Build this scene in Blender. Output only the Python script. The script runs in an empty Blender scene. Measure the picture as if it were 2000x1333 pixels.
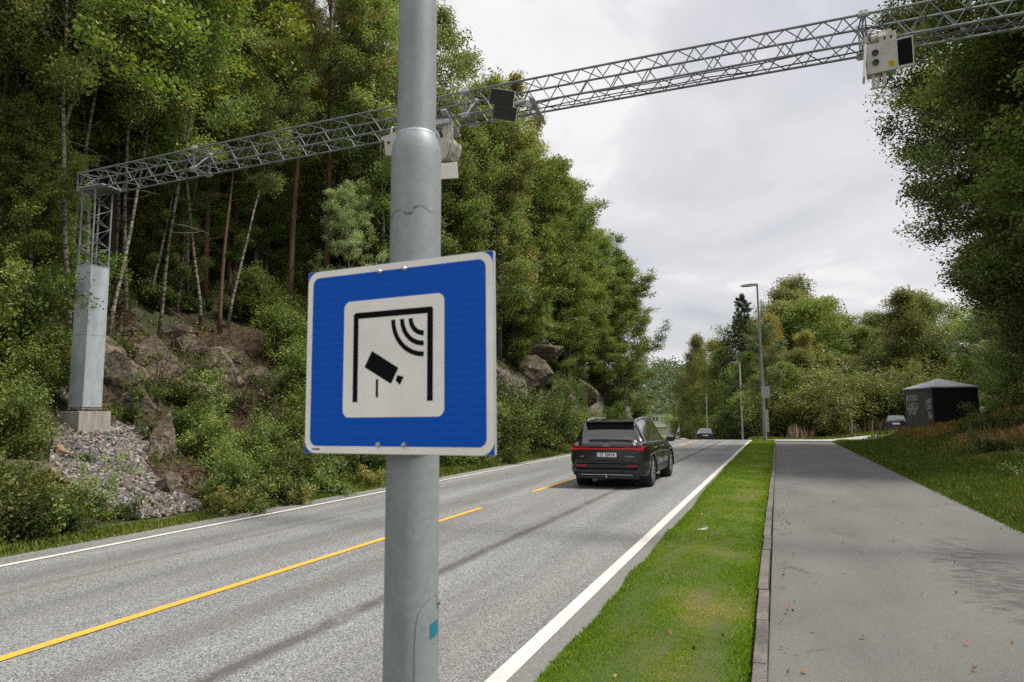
import bpy, bmesh, math, random
import numpy as np
from mathutils import Vector, Matrix, noise
from math import radians as R

# ------------------------------------------------------------------ camera
sc = bpy.context.scene
COL = sc.collection
CAM_H = 1.6
YAW, PITCH, ROLL = R(-21.022), R(6.4204), R(0.58)
F = 1333.0
_f = np.array([math.sin(YAW)*math.cos(PITCH), math.cos(YAW)*math.cos(PITCH), math.sin(PITCH)])
_r = np.array([math.cos(YAW), -math.sin(YAW), 0.0]); _u = np.cross(_r, _f)
_r, _u = _r*math.cos(ROLL)-_u*math.sin(ROLL), _u*math.cos(ROLL)+_r*math.sin(ROLL)
cd = bpy.data.cameras.new('camera'); cam = bpy.data.objects.new('camera', cd); COL.objects.link(cam)
cam.matrix_world = Matrix(((_r[0], _u[0], -_f[0], 0), (_r[1], _u[1], -_f[1], 0), (_r[2], _u[2], -_f[2], CAM_H), (0, 0, 0, 1)))
cd.sensor_width = 36; cd.lens = 24; cd.clip_end = 3000; cd.clip_start = 0.05
cd.dof.use_dof = True; cd.dof.focus_distance = 15.0; cd.dof.aperture_fstop = 4.5
sc.camera = cam

# ------------------------------------------------------------------ world and sun
SUN_EL, SUN_AZ = 60, 76            # azimuth from +Y (down the road) towards +X
w = bpy.data.worlds.new('World'); sc.world = w; w.use_nodes = True
nt = w.node_tree; N = nt.nodes; Lk = nt.links; N.clear()
def nd(t, **k):
    n = N.new(t)
    for a, b in k.items(): setattr(n, a, b)
    return n
out = nd('ShaderNodeOutputWorld'); bg = nd('ShaderNodeBackground'); bg.inputs['Strength'].default_value = 0.1
sky = nd('ShaderNodeTexSky', sky_type='NISHITA', sun_disc=False, sun_elevation=R(SUN_EL), sun_rotation=R(SUN_AZ))
sky.air_density = 1.2; sky.dust_density = 2.0
tc = nd('ShaderNodeTexCoord'); sep = nd('ShaderNodeSeparateXYZ'); Lk.new(tc.outputs['Generated'], sep.inputs[0])
# clouds on a flat layer: direction divided by its height
addz = nd('ShaderNodeMath', operation='ADD'); addz.inputs[1].default_value = 0.22; Lk.new(sep.outputs[2], addz.inputs[0])
mx = nd('ShaderNodeMath', operation='MAXIMUM'); mx.inputs[1].default_value = 0.05; Lk.new(addz.outputs[0], mx.inputs[0])
dv = nd('ShaderNodeVectorMath', operation='DIVIDE'); Lk.new(tc.outputs['Generated'], dv.inputs[0])
cmb = nd('ShaderNodeCombineXYZ')
for i in range(3): Lk.new(mx.outputs[0], cmb.inputs[i])
Lk.new(cmb.outputs[0], dv.inputs[1])
n1 = nd('ShaderNodeTexNoise'); n1.inputs['Scale'].default_value = 1.15; n1.inputs['Detail'].default_value = 8; n1.inputs['Roughness'].default_value = .55; n1.inputs['Distortion'].default_value = .3
mp = nd('ShaderNodeMapping'); mp.inputs['Location'].default_value = (3.1, 1.7, 0); Lk.new(dv.outputs[0], mp.inputs[0]); Lk.new(mp.outputs[0], n1.inputs['Vector'])
cr = nd('ShaderNodeValToRGB'); e = cr.color_ramp.elements
e[0].position = .36; e[0].color = (6.2, 6.45, 6.95, 1); e[1].position = .60; e[1].color = (9.3, 9.15, 9.2, 1)
m_ = e.new(.48); m_.color = (7.4, 7.42, 7.75, 1)
m_ = e.new(.56); m_.color = (8.2, 8.0, 8.35, 1)
Lk.new(n1.outputs['Fac'], cr.inputs[0])
# the cloud deck brightens towards the zenith as an overcast sky does
zr = nd('ShaderNodeMapRange'); zr.inputs['From Min'].default_value = .52; zr.inputs['From Max'].default_value = .95
zr.inputs['To Min'].default_value = 1.0; zr.inputs['To Max'].default_value = 1.45; Lk.new(sep.outputs[2], zr.inputs[0])
ml = nd('ShaderNodeVectorMath', operation='SCALE'); Lk.new(cr.outputs[0], ml.inputs[0]); Lk.new(zr.outputs[0], ml.inputs['Scale'])
n2 = nd('ShaderNodeTexNoise'); n2.inputs['Scale'].default_value = .9; n2.inputs['Detail'].default_value = 6; Lk.new(mp.outputs[0], n2.inputs['Vector'])
mr = nd('ShaderNodeMapRange'); mr.inputs['From Min'].default_value = .35; mr.inputs['From Max'].default_value = .5
mr.inputs['To Min'].default_value = .72; mr.inputs['To Max'].default_value = 1.0; Lk.new(n2.outputs['Fac'], mr.inputs[0])
mix = nd('ShaderNodeMix', data_type='RGBA'); Lk.new(mr.outputs[0], mix.inputs['Factor'])
Lk.new(sky.outputs[0], mix.inputs[6]); Lk.new(ml.outputs[0], mix.inputs[7])
Lk.new(mix.outputs[2], bg.inputs['Color']); Lk.new(bg.outputs[0], out.inputs[0])

sd = bpy.data.lights.new('sun', 'SUN'); sd.energy = 4.8; sd.angle = R(8); sd.color = (1, .955, .86)
sun = bpy.data.objects.new('sun', sd); COL.objects.link(sun)
_sd = Vector((math.sin(R(SUN_AZ))*math.cos(R(SUN_EL)), math.cos(R(SUN_AZ))*math.cos(R(SUN_EL)), math.sin(R(SUN_EL))))
sun.rotation_euler = _sd.to_track_quat('Z', 'Y').to_euler()
sc.view_settings.view_transform = 'Standard'; sc.view_settings.look = 'None'
sc.view_settings.exposure = 0.0; sc.view_settings.gamma = 1
try:
    sc.cycles.sample_clamp_direct = 4; sc.cycles.sample_clamp_indirect = 3; sc.cycles.max_bounces = 7; sc.cycles.diffuse_bounces = 2; sc.cycles.glossy_bounces = 3; sc.cycles.transmission_bounces = 3
    sc.cycles.transparent_max_bounces = 4; sc.cycles.use_denoising = False; sc.cycles.caustics_reflective = False; sc.cycles.caustics_refractive = False
except Exception: pass

# ------------------------------------------------------------------ camera maths used to find real places on the ground
def ray(x, y):
    v = _f + _r*(x-1000)/F + _u*(666.5-y)/F
    return v/np.linalg.norm(v)
def at_y(x, y, Y):
    v = ray(x, y); t = Y/v[1]; return np.array([v[0]*t, Y, CAM_H+v[2]*t])
def pixel(p):
    v = np.array(p)-np.array([0, 0, CAM_H]); z = v@_f
    return 1000+F*(v@_r)/z, 666.5-F*(v@_u)/z, z

# ------------------------------------------------------------------ helpers
def smooth(a, b, x):
    t = np.clip((x-a)/(b-a), 0, 1); return t*t*(3-2*t)
def tag(o, label=None, cat=None, group=None, kind=None):
    for k, v in (('label', label), ('category', cat), ('group', group), ('kind', kind)):
        if v: o[k] = v
    return o
def empty(name, loc=(0, 0, 0), rz=0):
    o = bpy.data.objects.new(name, None); o.empty_display_size = .2; COL.objects.link(o)
    o.location = loc; o.rotation_euler = (0, 0, rz); return o
def link(name, me, parent=None, loc=None):
    o = bpy.data.objects.new(name, me); COL.objects.link(o)
    if parent: o.parent = parent
    if loc is not None: o.location = loc
    return o
def copy_tree(o, parent=None):
    c = o.copy(); COL.objects.link(c); c.parent = parent
    for ch in o.children: copy_tree(ch, c)
    return c
def npmesh(name, V, Fc, mats, mi=None, rnd=None, sm=False):
    """V (n,3), Fc (m,k) int array with constant k; rnd per-vertex float"""
    me = bpy.data.meshes.new(name); V = np.asarray(V, np.float32); Fc = np.asarray(Fc, np.int32)
    me.vertices.add(len(V)); me.vertices.foreach_set('co', V.ravel())
    k = Fc.shape[1]; me.loops.add(Fc.size); me.loops.foreach_set('vertex_index', Fc.ravel())
    me.polygons.add(len(Fc)); me.polygons.foreach_set('loop_start', np.arange(0, Fc.size, k, dtype=np.int32))
    me.polygons.foreach_set('loop_total', np.full(len(Fc), k, np.int32))
    if mi is not None: me.polygons.foreach_set('material_index', np.asarray(mi, np.int32))
    if sm: me.polygons.foreach_set('use_smooth', np.ones(len(Fc), bool))
    for m in (mats if isinstance(mats, (list, tuple)) else [mats]): me.materials.append(m)
    if rnd is not None:
        a = me.attributes.new('rnd', 'FLOAT', 'POINT'); a.data.foreach_set('value', np.asarray(rnd, np.float32))
    me.update(calc_edges=True); me.validate()
    return me
class MB:
    """collects boxes, bars, tubes; build() links ONE mesh object"""
    def __init__(s): s.v = []; s.f = []; s.m = []
    def add(s, vs, fs, mi=0):
        o = len(s.v); s.v += [tuple(v) for v in vs]; s.f += [tuple(i+o for i in f) for f in fs]; s.m += [mi]*len(fs)
    def box(s, c, d, mi=0, rot=None, ch=0):
        x, y, z = d[0]/2, d[1]/2, d[2]/2
        if ch:
            bm = bmesh.new(); bmesh.ops.create_cube(bm, size=1)
            for v in bm.verts: v.co = (v.co.x*2*x, v.co.y*2*y, v.co.z*2*z)
            bmesh.ops.bevel(bm, geom=bm.edges[:], offset=ch, segments=2, affect='EDGES', profile=.7)
            vs = [v.co.copy() for v in bm.verts]; fs = [[v.index for v in f.verts] for f in bm.faces]; bm.free()
        else:
            vs = [Vector((a*x, b*y, g*z)) for a in (-1, 1) for b in (-1, 1) for g in (-1, 1)]
            fs = [(0, 1, 3, 2), (4, 6, 7, 5), (0, 4, 5, 1), (2, 3, 7, 6), (0, 2, 6, 4), (1, 5, 7, 3)]
        if rot is not None: vs = [rot @ v for v in vs]
        c = Vector(c); s.add([v+c for v in vs], fs, mi); return s
    def tube(s, pts, r, n=8, mi=0, cap=True):
        pts = [Vector(p) for p in pts]; rs = r if hasattr(r, '__len__') else [r]*len(pts)
        vs = []; prev = None
        for i, p in enumerate(pts):
            t = (pts[min(i+1, len(pts)-1)]-pts[max(i-1, 0)]).normalized()
            a = prev if prev is not None else (Vector((0, 0, 1)) if abs(t.z) < .9 else Vector((1, 0, 0)))
            x = (a - t*a.dot(t))
            if x.length < 1e-4: x = t.orthogonal()
            x.normalize(); y = t.cross(x); prev = x
            for k in range(n):
                an = 2*math.pi*k/n; vs.append(p+(x*math.cos(an)+y*math.sin(an))*rs[i])
        fs = [(i*n+k, i*n+(k+1) % n, (i+1)*n+(k+1) % n, (i+1)*n+k) for i in range(len(pts)-1) for k in range(n)]
        if cap: fs += [tuple(range(n))[::-1], tuple((len(pts)-1)*n+k for k in range(n))]
        s.add(vs, fs, mi); return s
    def lathe(s, prof, n=24, c=(0, 0, 0), axis='Z', mi=0, cap=False):
        vs = []
        for (r, h) in prof:
            for k in range(n):
                a = 2*math.pi*k/n
                p = (r*math.cos(a), r*math.sin(a), h)
                if axis == 'X': p = (h, r*math.cos(a), r*math.sin(a))
                if axis == 'Y': p = (r*math.cos(a), h, r*math.sin(a))
                vs.append(Vector(p)+Vector(c))
        fs = [(i*n+k, i*n+(k+1) % n, (i+1)*n+(k+1) % n, (i+1)*n+k) for i in range(len(prof)-1) for k in range(n)]
        if cap: fs += [tuple(range(n))[::-1], tuple((len(prof)-1)*n+k for k in range(n))]
        s.add(vs, fs, mi); return s
    def prism(s, poly, z0, z1, mi=0, M=None):
        n = len(poly); vs = [Vector((x, y, z0)) for x, y in poly]+[Vector((x, y, z1)) for x, y in poly]
        if M is not None: vs = [M @ v for v in vs]
        s.add(vs, [tuple(range(n))[::-1], tuple(range(n, 2*n))]+[(i, (i+1) % n, (i+1) % n+n, i+n) for i in range(n)], mi); return s
    def build(s, name, mats, parent=None, sm=False, loc=None, recalc=True):
        me = bpy.data.meshes.new(name); me.from_pydata(s.v, [], s.f)
        for m in (mats if isinstance(mats, (list, tuple)) else [mats]): me.materials.append(m)
        me.polygons.foreach_set('material_index', s.m)
        if recalc:
            bm = bmesh.new(); bm.from_mesh(me); bmesh.ops.recalc_face_normals(bm, faces=bm.faces[:]); bm.to_mesh(me); bm.free()
        if sm:
            me.polygons.foreach_set('use_smooth', [True]*len(me.polygons))
            try: me.set_sharp_from_angle(angle=R(35))
            except Exception: pass
        me.update(); return link(name, me, parent, loc)

# ------------------------------------------------------------------ materials
class NT:
    def __init__(s, name):
        s.m = bpy.data.materials.new(name); s.m.use_nodes = True; s.t = s.m.node_tree; s.b = s.t.nodes['Principled BSDF']
        s.tc = s.t.nodes.new('ShaderNodeTexCoord')
    def n(s, t, **k):
        x = s.t.nodes.new(t)
        for a, b in k.items(): setattr(x, a, b)
        return x
    def l(s, a, b): s.t.links.new(a, b)
    def noise(s, scale, det=4, rough=.6, vec=None, sc3=None, dist=0):
        x = s.n('ShaderNodeTexNoise'); x.inputs['Scale'].default_value = scale; x.inputs['Detail'].default_value = det
        x.inputs['Roughness'].default_value = rough; x.inputs['Distortion'].default_value = dist
        v = vec or s.tc.outputs['Object']
        if sc3:
            mp = s.n('ShaderNodeMapping'); mp.inputs['Scale'].default_value = sc3; s.l(v, mp.inputs[0]); v = mp.outputs[0]
        s.l(v, x.inputs['Vector']); return x.outputs['Fac']
    def ramp(s, fac, st):
        x = s.n('ShaderNodeValToRGB'); e = x.color_ramp.elements
        while len(e) < len(st): e.new(.5)
        for i, (p, c) in enumerate(st):
            e[i].position = p; e[i].color = (c if hasattr(c, '__len__') else (c, c, c))[:3]+(1,) if hasattr(c, '__len__') else (c, c, c, 1)
        s.l(fac, x.inputs[0]); return x.outputs[0]
    def mix(s, fac, a, b, mode='MIX'):
        x = s.n('ShaderNodeMix', data_type='RGBA', blend_type=mode)
        for sock, v in ((x.inputs[0], fac), (x.inputs[6], a), (x.inputs[7], b)):
            if hasattr(v, 'links') or hasattr(v, 'is_linked'): s.l(v, sock)
            elif hasattr(v, '__len__'): sock.default_value = tuple(v[:3])+(1,)
            else: sock.default_value = v
        return x.outputs[2]
    def math(s, op, a, b=0):
        x = s.n('ShaderNodeMath', operation=op)
        for i, v in enumerate((a, b)):
            if hasattr(v, 'is_linked'): s.l(v, x.inputs[i])
            else: x.inputs[i].default_value = v
        return x.outputs[0]
    def bump(s, h, st=.3, d=.01):
        x = s.n('ShaderNodeBump'); x.inputs['Strength'].default_value = st; x.inputs['Distance'].default_value = d
        s.l(h, x.inputs['Height']); s.l(x.outputs[0], s.b.inputs['Normal'])
    def col(s, c): s.l(c, s.b.inputs['Base Color'])
def plain(name, c, rough=.5, metal=0, var=.15, scale=6, coat=0, bump=0, spec=.5):
    t = NT(name); a = tuple(x*(1-var) for x in c); b = tuple(min(1, x*(1+var)) for x in c)
    t.col(t.ramp(t.noise(scale, 5), [(.3, a), (.7, b)]))
    t.b.inputs['Roughness'].default_value = rough; t.b.inputs['Metallic'].default_value = metal
    t.b.inputs['Coat Weight'].default_value = coat; t.b.inputs['Coat Roughness'].default_value = .05
    t.b.inputs['Specular IOR Level'].default_value = spec
    if bump: t.bump(t.noise(scale*8, 3), bump, .005)
    return t.m
LEAF_GAIN = 1.78
def leafmat(name, stops, trans=.32, rough=.48, inst=.25):
    stops = [(p, (min(.6, c[0]*LEAF_GAIN*1.1), min(.6, c[1]*LEAF_GAIN*1.0), min(.6, c[2]*LEAF_GAIN*1.15))) for p, c in stops]
    t = NT(name); at = t.n('ShaderNodeAttribute', attribute_name='rnd'); oi = t.n('ShaderNodeObjectInfo')
    c = t.ramp(at.outputs['Fac'], stops)
    hv = t.n('ShaderNodeHueSaturation'); v = t.math('ADD', t.math('MULTIPLY', oi.outputs['Random'], inst*1.6), 1-inst*.8); t.l(v, hv.inputs['Value'])
    hh = t.math('ADD', t.math('MULTIPLY', oi.outputs['Random'], .03), .485); t.l(hh, hv.inputs['Hue']); t.l(c, hv.inputs['Color'])
    t.col(hv.outputs[0]); t.b.inputs['Roughness'].default_value = rough; t.b.inputs['Specular IOR Level'].default_value = .3
    tr = t.n('ShaderNodeBsdfTranslucent'); ms = t.n('ShaderNodeMixShader'); ms.inputs[0].default_value = trans
    g = t.mix(1.0, hv.outputs[0], (1.5, 1.5, .7), 'MULTIPLY'); t.l(g, tr.inputs[0])
    t.l(t.b.outputs[0], ms.inputs[1]); t.l(tr.outputs[0], ms.inputs[2]); t.l(ms.outputs[0], t.t.nodes['Material Output'].inputs[0])
    return t.m
M = {}
def G(*c): return c
M['oak'] = leafmat('oak leaves', [(0, G(.045, .075, .012)), (.35, G(.085, .13, .022)), (.7, G(.13, .165, .03)), (.93, G(.20, .19, .035)), (1, G(.26, .13, .03))])
M['farolive'] = leafmat('far olive leaves', [(0, G(.04, .055, .018)), (.4, G(.075, .095, .028)), (.8, G(.12, .135, .04)), (.95, G(.2, .17, .045)), (1, G(.26, .16, .04))])
M['farwood'] = leafmat('distant leaves', [(0, G(.03, .05, .028)), (.5, G(.05, .08, .045)), (.85, G(.075, .10, .05)), (1, G(.12, .10, .05))])
M['green'] = leafmat('maple leaves', [(0, G(.035, .06, .014)), (.4, G(.075, .115, .026)), (.8, G(.13, .17, .04)), (1, G(.22, .21, .05))])
M['birchleaf'] = leafmat('birch leaves', [(0, G(.06, .095, .03)), (.4, G(.105, .15, .045)), (.8, G(.165, .2, .07)), (.96, G(.27, .24, .06)), (1, G(.3, .16, .04))])
M['pale'] = leafmat('aspen leaves', [(0, G(.08, .12, .05)), (.5, G(.15, .2, .09)), (1, G(.25, .28, .14))])
M['autumn'] = leafmat('yellowing leaves', [(0, G(.065, .08, .022)), (.4, G(.115, .125, .035)), (.75, G(.165, .155, .045)), (1, G(.26, .17, .04))])
M['shade'] = leafmat('shaded wood leaves', [(0, G(.014, .022, .007)), (.5, G(.036, .050, .014)), (.86, G(.07, .082, .022)), (.95, G(.12, .09, .025)), (1, G(.2, .10, .03))])  # shade of the right wood is put into this leaf colour
M['rust'] = leafmat('rusty needles', [(0, G(.05, .05, .018)), (.5, G(.10, .085, .026)), (.85, G(.15, .10, .03)), (1, G(.2, .10, .03))])
M['pineneedle'] = leafmat('pine needles', [(0, G(.035, .055, .02)), (.5, G(.07, .095, .03)), (.9, G(.11, .12, .035)), (1, G(.2, .11, .03))], .15)
M['spruceneedle'] = leafmat('spruce needles', [(0, G(.018, .035, .015)), (.6, G(.035, .06, .024)), (1, G(.06, .085, .03))], .1)
M['shrub'] = leafmat('shrub leaves', [(0, G(.016, .03, .007)), (.5, G(.040, .066, .014)), (.9, G(.085, .11, .023)), (1, G(.2, .19, .04))])
M['cover'] = leafmat('undergrowth leaves', [(0, G(.018, .028, .007)), (.5, G(.045, .062, .012)), (.85, G(.085, .10, .02)), (1, G(.2, .12, .03))])
M['litter'] = leafmat('fallen leaf', [(0, G(.028, .015, .008)), (.5, G(.08, .038, .018)), (.85, G(.15, .075, .034)), (1, G(.28, .18, .075))], .1, .7)
M['grass'] = leafmat('lawn grass', [(0, G(.056, .10, .006)), (.45, G(.10, .178, .010)), (.8, G(.16, .215, .018)), (.92, G(.20, .20, .035)), (1, G(.27, .23, .085))], .3, .55, 0)
M['wildgrass'] = leafmat('wild grass', [(0, G(.028, .052, .007)), (.45, G(.055, .092, .010)), (.62, G(.09, .11, .016)), (.78, G(.14, .105, .038)), (1, G(.20, .115, .05))], .25, .6, 0)
M['vergegrass'] = leafmat('verge grass', [(0, G(.03, .055, .008)), (.5, G(.075, .105, .014)), (.8, G(.14, .13, .03)), (1, G(.22, .15, .06))], .25, .6, 0)
M['drystalk'] = leafmat('dry stalks', [(0, G(.10, .085, .05)), (.5, G(.17, .14, .085)), (1, G(.26, .20, .14))], .2, .8)

def bark(name, st, sc3=(1, 1, .35), scale=9, rough=.85):
    t = NT(name); f = t.noise(scale, 5, .65, sc3=sc3); t.col(t.ramp(f, st)); t.b.inputs['Roughness'].default_value = rough
    t.bump(f, .6, .02); return t.m
M['bark'] = bark('grey brown bark', [(.3, G(.035, .026, .018)), (.7, G(.13, .10, .075))])
M['darkbark'] = bark('dark bark', [(.3, G(.015, .011, .008)), (.7, G(.06, .045, .033))])
M['pinebark'] = bark('red pine bark', [(.3, G(.05, .028, .018)), (.7, G(.19, .10, .06))])
M['birchbark'] = bark('white birch bark', [(.42, G(.025, .02, .017)), (.53, G(.22, .185, .15)), (.8, G(.42, .365, .30))], (.7, .7, 2.2), 6)

def m_asphalt():
    t = NT('road asphalt'); g = t.n('ShaderNodeNewGeometry'); P = g.outputs['Position']
    sp = t.noise(150, 2, .7, P); vor = t.n('ShaderNodeTexVoronoi'); vor.inputs['Scale'].default_value = 120; t.l(P, vor.inputs['Vector'])
    c = t.ramp(vor.outputs['Color'], [(.15, G(.062, .062, .06)), (.45, G(.188, .19, .19)), (.75, G(.32, .322, .32)), (1, G(.54, .535, .52))])
    big = t.noise(1.0, 5, .6, P, (1.6, .12, 1)); c = t.mix(.75, c, t.ramp(big, [(.3, .62), (.7, 1.22)]), 'MULTIPLY')
    br = t.noise(.5, 5, .6, P, (2.2, .10, 1)); c = t.mix(t.ramp(br, [(.5, 0), (.62, .28)]), c, (.17, .15, .13))
    fine = t.ramp(sp, [(.3, .62), (.7, 1.28)]); c = t.mix(.8, c, fine, 'MULTIPLY')
    # tyre tracks polished a little darker, and the dark joint between the laid lanes
    sx = t.n('ShaderNodeSeparateXYZ'); t.l(P, sx.inputs[0]); at = t.n('ShaderNodeAttribute', attribute_name='rnd')
    u = at.outputs['Fac']
    wob = t.math('MULTIPLY', t.math('SUBTRACT', t.noise(.8, 3, .6, P), .5), .12)
    for u0, wd, amt in ((-3.38, .08, .8), (-6.9, .05, .35)):
        d = t.math('ABSOLUTE', t.math('ADD', t.math('SUBTRACT', u, u0), wob)); k = t.n('ShaderNodeMapRange'); t.l(d, k.inputs[0])
        k.inputs['From Min'].default_value = wd*.3; k.inputs['From Max'].default_value = wd*1.6; k.inputs['To Min'].default_value = amt; k.inputs['To Max'].default_value = 0
        brk = t.ramp(t.noise(2.5, 4, .7, P), [(.28, .15), (.5, 1)])
        c = t.mix(t.math('MULTIPLY', k.outputs[0], brk), c, (.07, .065, .06))
    for u0 in (-2.55, -4.15, -5.9, -7.4):
        d = t.math('ABSOLUTE', t.math('SUBTRACT', u, u0)); k = t.n('ShaderNodeMapRange'); t.l(d, k.inputs[0]); k.interpolation_type = 'SMOOTHSTEP'
        k.inputs['From Min'].default_value = .1; k.inputs['From Max'].default_value = .5; k.inputs['To Min'].default_value = .2; k.inputs['To Max'].default_value = 0
        c = t.mix(k.outputs[0], c, (.10, .098, .095))
    t.col(c); t.b.inputs['Roughness'].default_value = .8; t.b.inputs['Specular IOR Level'].default_value = .35; t.bump(sp, .5, .006); return t.m
def m_path():
    t = NT('path asphalt'); g = t.n('ShaderNodeNewGeometry'); P = g.outputs['Position']
    sp = t.noise(140, 2, .7, P); c = t.ramp(sp, [(.25, G(.068, .066, .063)), (.5, G(.126, .122, .116)), (.8, G(.228, .22, .21))])
    c = t.mix(.8, c, t.ramp(t.noise(.7, 5, .6, P, (1.3, .5, 1)), [(.3, .75), (.7, 1.2)]), 'MULTIPLY')
    sx = t.n('ShaderNodeSeparateXYZ'); t.l(P, sx.inputs[0])
    vc = t.n('ShaderNodeTexVoronoi', feature='DISTANCE_TO_EDGE'); vc.inputs['Scale'].default_value = .55; mpv = t.n('ShaderNodeMapping'); t.l(P, mpv.inputs[0]); nv_ = t.n('ShaderNodeTexNoise'); nv_.inputs['Scale'].default_value = 1.6; nv_.inputs['Detail'].default_value = 6; t.l(P, nv_.inputs['Vector'])
    av = t.n('ShaderNodeVectorMath', operation='ADD'); t.l(P, av.inputs[0]); t.l(nv_.outputs['Color'], av.inputs[1]); t.l(av.outputs[0], vc.inputs['Vector'])
    ck = t.math('MULTIPLY', t.ramp(vc.outputs['Distance'], [(.002, 1), (.009, 0)]), t.ramp(t.noise(.6, 3, .6, P), [(.5, 0), (.58, .55)])); c = t.mix(ck, c, (.03, .028, .026))
    # a damp stain with torn edges on the right side of the path
    dx = t.math('DIVIDE', t.math('SUBTRACT', sx.outputs[0], 1.95), .55); dy = t.math('DIVIDE', t.math('SUBTRACT', sx.outputs[1], 8.2), 2.9)
    rr = t.math('ADD', t.math('MULTIPLY', dx, dx), t.math('MULTIPLY', dy, dy))
    rr = t.math('ADD', rr, t.math('MULTIPLY', t.math('SUBTRACT', t.noise(4.5, 7, .85, P, (.9, 1.7, 1)), .5), 9.5))
    k = t.n('ShaderNodeMapRange'); t.l(rr, k.inputs[0]); k.inputs['From Min'].default_value = -.1; k.inputs['From Max'].default_value = .45; k.inputs['To Min'].default_value = .9; k.inputs['To Max'].default_value = 0
    c = t.mix(k.outputs[0], c, (.07, .066, .062))
    t.col(c); t.b.inputs['Roughness'].default_value = .85; t.b.inputs['Specular IOR Level'].default_value = .3; t.bump(sp, .4, .004); return t.m
M['asphalt'] = m_asphalt(); M['path'] = m_path()
M['sideroad'] = plain('pale asphalt', (.33, .325, .32), .85, var=.12, scale=3)
M['shoulder'] = plain('shoulder asphalt', (.17, .16, .155), .9, var=.25, scale=30, bump=.3)
def m_line(name, c):
    t = NT(name); g = t.n('ShaderNodeNewGeometry'); P = g.outputs['Position']
    a = t.ramp(t.noise(60, 3, .7, P), [(.30, tuple(x*.42 for x in c)), (.44, tuple(x*.86 for x in c)), (.7, c)])
    a = t.mix(.5, a, t.ramp(t.noise(2.2, 4, .6, P), [(.3, .66), (.65, 1.0)]), 'MULTIPLY')
    t.col(a); t.b.inputs['Roughness'].default_value = .7; return t.m
M['white_line'] = m_line('white road paint', (.74, .70, .64)); M['yellow_line'] = m_line('yellow road paint', (.95, .47, .06))
def m_ground():
    t = NT('forest floor'); g = t.n('ShaderNodeNewGeometry'); P = g.outputs['Position']
    lit = t.ramp(t.noise(26, 4, .75, P), [(.3, G(.012, .008, .005)), (.5, G(.045, .026, .014)), (.68, G(.10, .058, .032)), (.85, G(.17, .115, .07))])
    moss = t.ramp(t.noise(18, 5, .7, P), [(.3, G(.012, .018, .005)), (.7, G(.055, .068, .018))])
    c = t.mix(t.ramp(t.noise(.55, 5, .6, P), [(.44, 0), (.56, 1)]), lit, moss)
    rk = t.ramp(t.noise(5, 6, .7, P), [(.3, G(.05, .042, .035)), (.6, G(.19, .165, .135)), (.8, G(.3, .27, .23))])
    sn = t.n('ShaderNodeSeparateXYZ'); t.l(g.outputs['True Normal'], sn.inputs[0])
    steep = t.ramp(t.math('ADD', sn.outputs[2], t.math('MULTIPLY', t.math('SUBTRACT', t.noise(1.6, 4, .6, P), .5), .5)), [(.52, 1), (.64, 0)])
    c = t.mix(steep, c, rk)
    t.col(c); t.b.inputs['Roughness'].default_value = .95; t.bump(t.noise(22, 6, .75, P), .8, .05); return t.m
M['ground'] = m_ground()
def m_soil():
    t = NT('turf soil'); g = t.n('ShaderNodeNewGeometry'); P = g.outputs['Position']
    t.col(t.mix(t.ramp(t.noise(1.1, 4, .6, P), [(.4, 0), (.65, 1)]), t.ramp(t.noise(60, 4, .8, P), [(.3, G(.03, .06, .01)), (.7, G(.085, .14, .02))]), t.ramp(t.noise(50, 4, .8, P), [(.3, G(.09, .08, .03)), (.7, G(.19, .18, .07))])))
    t.b.inputs['Roughness'].default_value = .95; t.bump(t.noise(60, 5, .8, P), .8, .03); return t.m
M['soil'] = m_soil()
def m_rock():
    t = NT('weathered rock'); g = t.n('ShaderNodeNewGeometry'); P = g.outputs['Position']
    c = t.ramp(t.noise(2.6, 7, .68, P, (1, 1, 2.0), .6), [(.28, G(.035, .027, .019)), (.45, G(.11, .084, .058)), (.6, G(.21, .165, .118)), (.78, G(.36, .30, .23))])
    vc = t.n('ShaderNodeTexVoronoi', feature='DISTANCE_TO_EDGE'); vc.inputs['Scale'].default_value = 1.5; nv_ = t.n('ShaderNodeTexNoise'); nv_.inputs['Scale'].default_value = 1.8; nv_.inputs['Detail'].default_value = 6; t.l(P, nv_.inputs['Vector'])
    av = t.n('ShaderNodeVectorMath', operation='ADD'); t.l(P, av.inputs[0]); t.l(nv_.outputs['Color'], av.inputs[1]); mpv = t.n('ShaderNodeMapping'); mpv.inputs['Scale'].default_value = (1, 1, 2.2); t.l(av.outputs[0], mpv.inputs[0]); t.l(mpv.outputs[0], vc.inputs['Vector'])
    c = t.mix(t.ramp(vc.outputs['Distance'], [(.006, .85), (.05, 0)]), c, (.012, .01, .008))
    lich = t.ramp(t.noise(7, 5, .7, P), [(.60, 0), (.66, .7)]); c = t.mix(lich, c, (.30, .31, .25))
    c = t.mix(.8, c, t.ramp(t.noise(22, 5, .75, P), [(.3, .6), (.7, 1.25)]), 'MULTIPLY')
    sn = t.n('ShaderNodeSeparateXYZ'); t.l(g.outputs['Normal'], sn.inputs[0])
    up = t.math('MULTIPLY', t.ramp(sn.outputs[2], [(.35, 0), (.85, 1)]), t.ramp(t.noise(3.2, 5, .6, P), [(.46, 0), (.58, 1)]))
    c = t.mix(up, c, t.ramp(t.noise(40, 4, .7, P), [(.3, G(.04, .045, .012)), (.7, G(.11, .12, .03))]))
    t.col(c); t.b.inputs['Roughness'].default_value = .9; t.bump(t.noise(9, 8, .7, P), .9, .08); return t.m
M['rock'] = m_rock()
M['tanrock'] = plain('tan stone', (.36, .25, .15), .85, var=.35, scale=4, bump=.6)
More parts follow.
